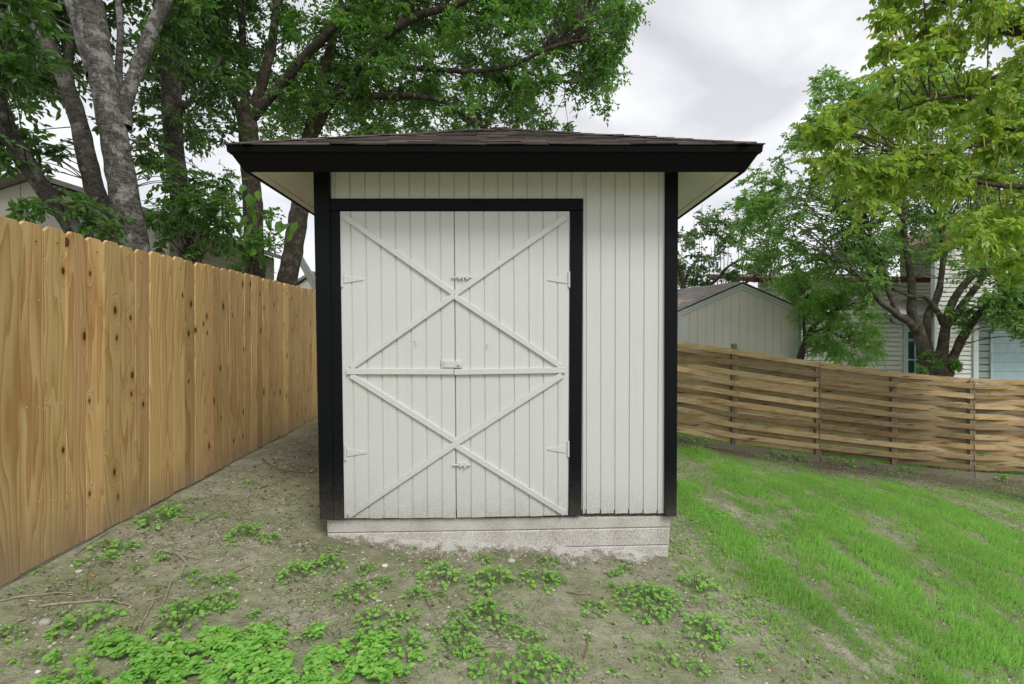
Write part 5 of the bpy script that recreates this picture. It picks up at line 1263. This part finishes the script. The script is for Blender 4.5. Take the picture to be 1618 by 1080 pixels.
# dense ground cover of the same weed along the photo's lower left, uncountable
poly = [(60, 1085), (80, 1045), (130, 1035), (150, 1015), (200, 1010), (235, 1035), (270, 1005), (320, 990), (370, 1000), (420, 992), (470, 1010), (500, 1000), (560, 1020), (600, 1005), (650, 1005), (665, 1050), (640, 1090), (480, 1120), (60, 1130)]
def G_np(px, py):
    z = np.full(px.shape, -1.5)
    for k in range(14):
        Y = F * (-z) / (py - CY); X = (px - CX) / F * Y; z = .5 * z + .5 * (ground_z(X, Y) - CZ)
    return X, Y
r_ = np.random.default_rng(12); qx = r_.uniform(40, 680, 10500); qy = r_.uniform(985, 1130, 10500); ok = inside(poly, qx, qy) & (fbm(qx * .03, qy * .03, 3) > np.where(qx < 470, .44, .52)); qx, qy = qx[ok], qy[ok]
X, Y = G_np(qx, qy); n = len(X); H = .008 + .10 * np.clip(fbm(X * 9, Y * 9, 3) - .25, 0, 1) * r_.uniform(.5, 1.1, n)
an = r_.uniform(0, 6.28, n); ax = np.c_[np.cos(an), np.sin(an), r_.uniform(-.35, .25, n)]
lv, lq = leaf_mesh(np.c_[X, Y, ground_z(X, Y) + H], ax, np.array([0, 0, 1.0]) + r_.normal(size=(n, 3)) * .28, .030 * r_.uniform(.5, 1.25, n), .78, .22, .1)
link('ground_cover', np_mesh('ground_cover', lv, [lq], MAT['weed']), None, (0, 0, 0), kind='stuff')
nb = 45; pick = r_.choice(len(X), nb, replace=False); fv = np.c_[X[pick], Y[pick], ground_z(X[pick], Y[pick]) + H[pick] + .012]; fa_ = r_.uniform(0, 6.28, nb)
fb = np.concatenate([fv[:, None] + .0045 * np.stack([np.cos(fa_[:, None] + k * 1.2566), np.sin(fa_[:, None] + k * 1.2566), .25 + 0 * fa_[:, None]], -1) for k in range(5)], 1).reshape(-1, 3)
MAT['bud'] = flat('yellow_bud', (0.55, 0.45, 0.06), .8, .1)
link('yellow_flowers', np_mesh('yellow_flowers', fb, [np.arange(nb)[:, None] * 5 + np.arange(5)[None]], MAT['bud']), None, (0, 0, 0), kind='stuff')
# small-leaved cover among the grass, under the woven fence and on the far right
def cover(n, fn, L, seed, name, x0=1., x1=8.2, y0=2.1, y1=7.6, H=.03):
    r_ = np.random.default_rng(seed); xy = sample(n, x0, x1, y0, y1, fn, seed); m_ = len(xy); an = r_.uniform(0, 6.28, m_)
    lv, lq = leaf_mesh(np.c_[xy, ground_z(xy[:, 0], xy[:, 1]) + H * r_.random(m_)], np.c_[np.cos(an), np.sin(an), r_.uniform(-.3, .4, m_)], np.array([0, 0, 1.0]) + r_.normal(size=(m_, 3)) * .35, L * r_.uniform(.6, 1.2, m_), .6, .2, .1)
    link(name, np_mesh(name, lv, [lq], MAT['weed']), None, (0, 0, 0), kind='stuff')
cover(60000, lambda x, y: .75 * (fbm(x * 2.2 + 31, y * 2.2, 4) > .55) * (x > np.interp(y, [2, 3, 4, 7], [1.5, 1.0, 1.25, 1.6])), .022, 14, 'clover_cover')
cover(9000, lambda x, y: (y > 7.0) * (fbm(x * 2.2 + 3, y * 2.2, 3) > .5), .05, 15, 'fence_foot_weeds', 1.5, 8.2, 6.9, 8.2, .10)

# litter: small dry leaves and chips, pebbles
r_ = np.random.default_rng(20)
n = 16000; xs = r_.uniform(-2.5, 8, n); ys = r_.uniform(2.0, 7.1, n)
pm = .22 + .5 * (fbm(xs * 1.7, ys * 1.7, 3) > .52) + .9 * np.clip((ys + .05 * xs - 6.2) / .4, 0, 1) * (xs > 1) + .5 * (np.abs(xs + 2.35) < .25) + .35 * (xs < -1.3) * (ys > 3.4)
ok = (r_.random(n) < pm) & ~((xs > -1.38) & (xs < 1.2) & (ys > 3.3)); xs, ys = xs[ok], ys[ok]; n = len(xs); an = r_.uniform(0, 6.28, n)
lv, lq = leaf_mesh(np.c_[xs, ys, ground_z(xs, ys) + .004], np.c_[np.cos(an), np.sin(an), r_.uniform(-.1, .35, n)], np.array([0, 0, 1.0]) + r_.normal(size=(n, 3)) * .4, r_.uniform(.010, .034, n), .42, .5, .2)
lm = M('dry_leaf', 0.9, .15); lm.col(lm.ramp(lm.isl(), [(0, (.10, .07, .045)), (.35, (.20, .155, .11)), (.7, (.40, .35, .28)), (.9, (.55, .52, .47)), (1, (.30, .16, .06))]))
link('leaf_litter', np_mesh('leaf_litter', lv, [lq], lm.m), None, (0, 0, 0), kind='stuff')
n = 11000; xs = r_.uniform(-2.45, 3.4, n); ys = 2.0 + 3.2 * r_.random(n) ** 1.4
ok = ~((xs > -1.38) & (xs < 1.2) & (ys > 3.3)) & (r_.random(n) < .25 + .9 * (fbm(xs * 2.1 + 7, ys * 2.1, 3) > .53)); xs, ys = xs[ok], ys[ok]; n = len(xs)
oct_ = np.array([[1, 0, 0], [0, 1, 0], [-1, 0, 0], [0, -1, 0], [0, 0, .7], [0, 0, -.7]], float)
szp = .0028 + .0085 * r_.random(n) ** 3.5
pv = oct_[None] * szp[:, None, None] * r_.uniform(.6, 1.3, (n, 6, 1)); an = r_.uniform(0, 6.28, n); ca, sa = np.cos(an)[:, None], np.sin(an)[:, None]
pv = np.stack([pv[..., 0] * ca - pv[..., 1] * sa, pv[..., 0] * sa + pv[..., 1] * ca, pv[..., 2]], -1) + np.c_[xs, ys, ground_z(xs, ys) + .001][:, None]
tri = np.array([[0, 1, 4], [1, 2, 4], [2, 3, 4], [3, 0, 4], [1, 0, 5], [2, 1, 5], [3, 2, 5], [0, 3, 5]])
pmx = M('pebble', .85, .2); pmx.col(pmx.ramp(pmx.isl(), [(0, (.30, .28, .22)), (.5, (.46, .44, .38)), (.8, (.58, .56, .51)), (1, (.42, .30, .18))]))
link('gravel', np_mesh('gravel', pv.reshape(-1, 3), [(np.arange(n)[:, None, None] * 6 + tri[None]).reshape(-1, 3)], pmx.m), None, (0, 0, 0), kind='stuff')
# single stones one can point at
def stone(px, py, r, label, colr):
    x, y = G(px, py); g = Geo(); rs_ = np.random.default_rng(px); vs = []; nn, mm = 7, 5
    for i in range(mm):
        ph = math.pi * (i + .5) / mm
        for j in range(nn): a = 2 * math.pi * j / nn; q = r * rs_.uniform(.8, 1.2); vs.append((x + q * math.sin(ph) * math.cos(a), y + q * .8 * math.sin(ph) * math.sin(a), float(ground_z(x, y)) + r * .25 + q * .5 * math.cos(ph)))
    fs = [[i * nn + j, i * nn + (j + 1) % nn, (i + 1) * nn + (j + 1) % nn, (i + 1) * nn + j][::-1] for i in range(mm - 1) for j in range(nn)] + [list(range(nn)), list(range((mm - 1) * nn, mm * nn))[::-1]]
    g.add(vs, fs); m_ = flat('stone_surface', colr, .85, .2, .2, 40); o = g.part('stone', m_, None, True); o['label'] = label; o['category'] = 'stone'
stone(125, 904, .021, 'round pale stone on the soil near the left fence', (.50, .48, .42))
stone(146, 910, .014, 'small orange stone on the soil near the left fence', (.45, .20, .06))
stone(70, 986, .030, 'flat grey stone on the soil at lower left', (.36, .36, .32))
stone(60, 1062, .012, 'small white pebble at the bottom left corner', (.70, .69, .66))
stone(608, 895, .022, 'chalky white stone in a soil hollow in front of the shed', (.62, .60, .55))
stone(808, 888, .032, 'broad pale stone on the soil near the middle of the shed front', (.42, .41, .36))
stone(646, 957, .010, 'small black stone with a white top in front of the shed', (.03, .03, .03))
stone(1140, 999, .030, 'chalky grey stone beside the weeds at lower right', (.48, .47, .43))

# twigs and roots on the soil
MAT['twig'] = flat('dry_twig', (0.31, 0.27, 0.205), 0.9, 0.1, 0.25, 30)
MAT['twigdark'] = flat('dark_twig', (0.20, 0.155, 0.105), 0.9, 0.1, 0.25, 30)
def twig(pts, r, label, mat='twig', lift=.006):
    w = []
    for px, py in pts: x, y = G(px, py); w.append((x, y))
    p3 = catmull(np.array(w), 8); p3 = np.c_[p3, ground_z(p3[:, 0], p3[:, 1]) + lift]; rr = np.linspace(r, r * .5, len(p3)) * (1 + .25 * (vnoise(np.arange(len(p3)) * .8, np.full(len(p3), pts[0][0] * .1)) - .5)); rr[-1] *= .3
    v, q = tube(p3, rr, 7); g = Geo(); g.addnp(v, [q]); o = g.part('twig', MAT[mat], None, True); o['label'] = label; o['category'] = 'twig'; o['group'] = 'twigs on the soil'
twig([(0, 951), (35, 944), (80, 939), (119, 938)], .005, 'thin grey twig lying at the left photo edge below the fence foot')
twig([(61, 959), (104, 954), (163, 949), (190, 954), (210, 959)], .007, 'long bent grey twig lying in front of the left fence')
twig([(271, 918), (263, 940), (256, 959)], .008, 'straight thick pale stick pointing towards the camera, lower left')
twig([(243, 951), (228, 980), (217, 1004)], .005, 'thin pale twig ending at the edge of the dense weeds')
twig([(281, 876), (290, 885), (297, 896)], .011, 'thick knotted grey root piece where two sticks meet')
twig([(290, 895), (287, 906), (283, 916)], .014, 'short stout grey stub of root')
twig([(249, 870), (280, 877), (316, 884)], .006, 'pale twig crossing above the knotted root piece')
twig([(232, 950), (245, 947), (262, 942)], .006, 'short grey stick left of the thick pale stick')
twig([(273, 947), (290, 949), (305, 955), (330, 958)], .009, 'grey root running right from the thick pale stick')
twig([(119, 878), (145, 858), (172, 840)], .005, 'thin twig lying along the foot of the left fence')
twig([(415, 724), (430, 737), (455, 744), (490, 747), (500, 742)], .008, 'curved bare root in the passage between fence and shed', 'twigdark')
twig([(348, 913), (372, 905), (396, 894)], .005, 'thin twig alone on the bare soil left of the shed front', 'twigdark')
twig([(665, 927), (672, 945), (680, 963)], .006, 'dark forked twig in front of the left door', 'twigdark')
twig([(895, 936), (915, 940), (935, 940)], .006, 'dark twig in front of the right door jamb', 'twigdark')
twig([(749, 1024), (775, 1022), (803, 1023)], .005, 'thin pale twig near the bottom middle of the photo')
twig([(925, 1003), (928, 1020), (921, 1047)], .005, 'twig pointing at the camera right of the bottom middle', 'twigdark')
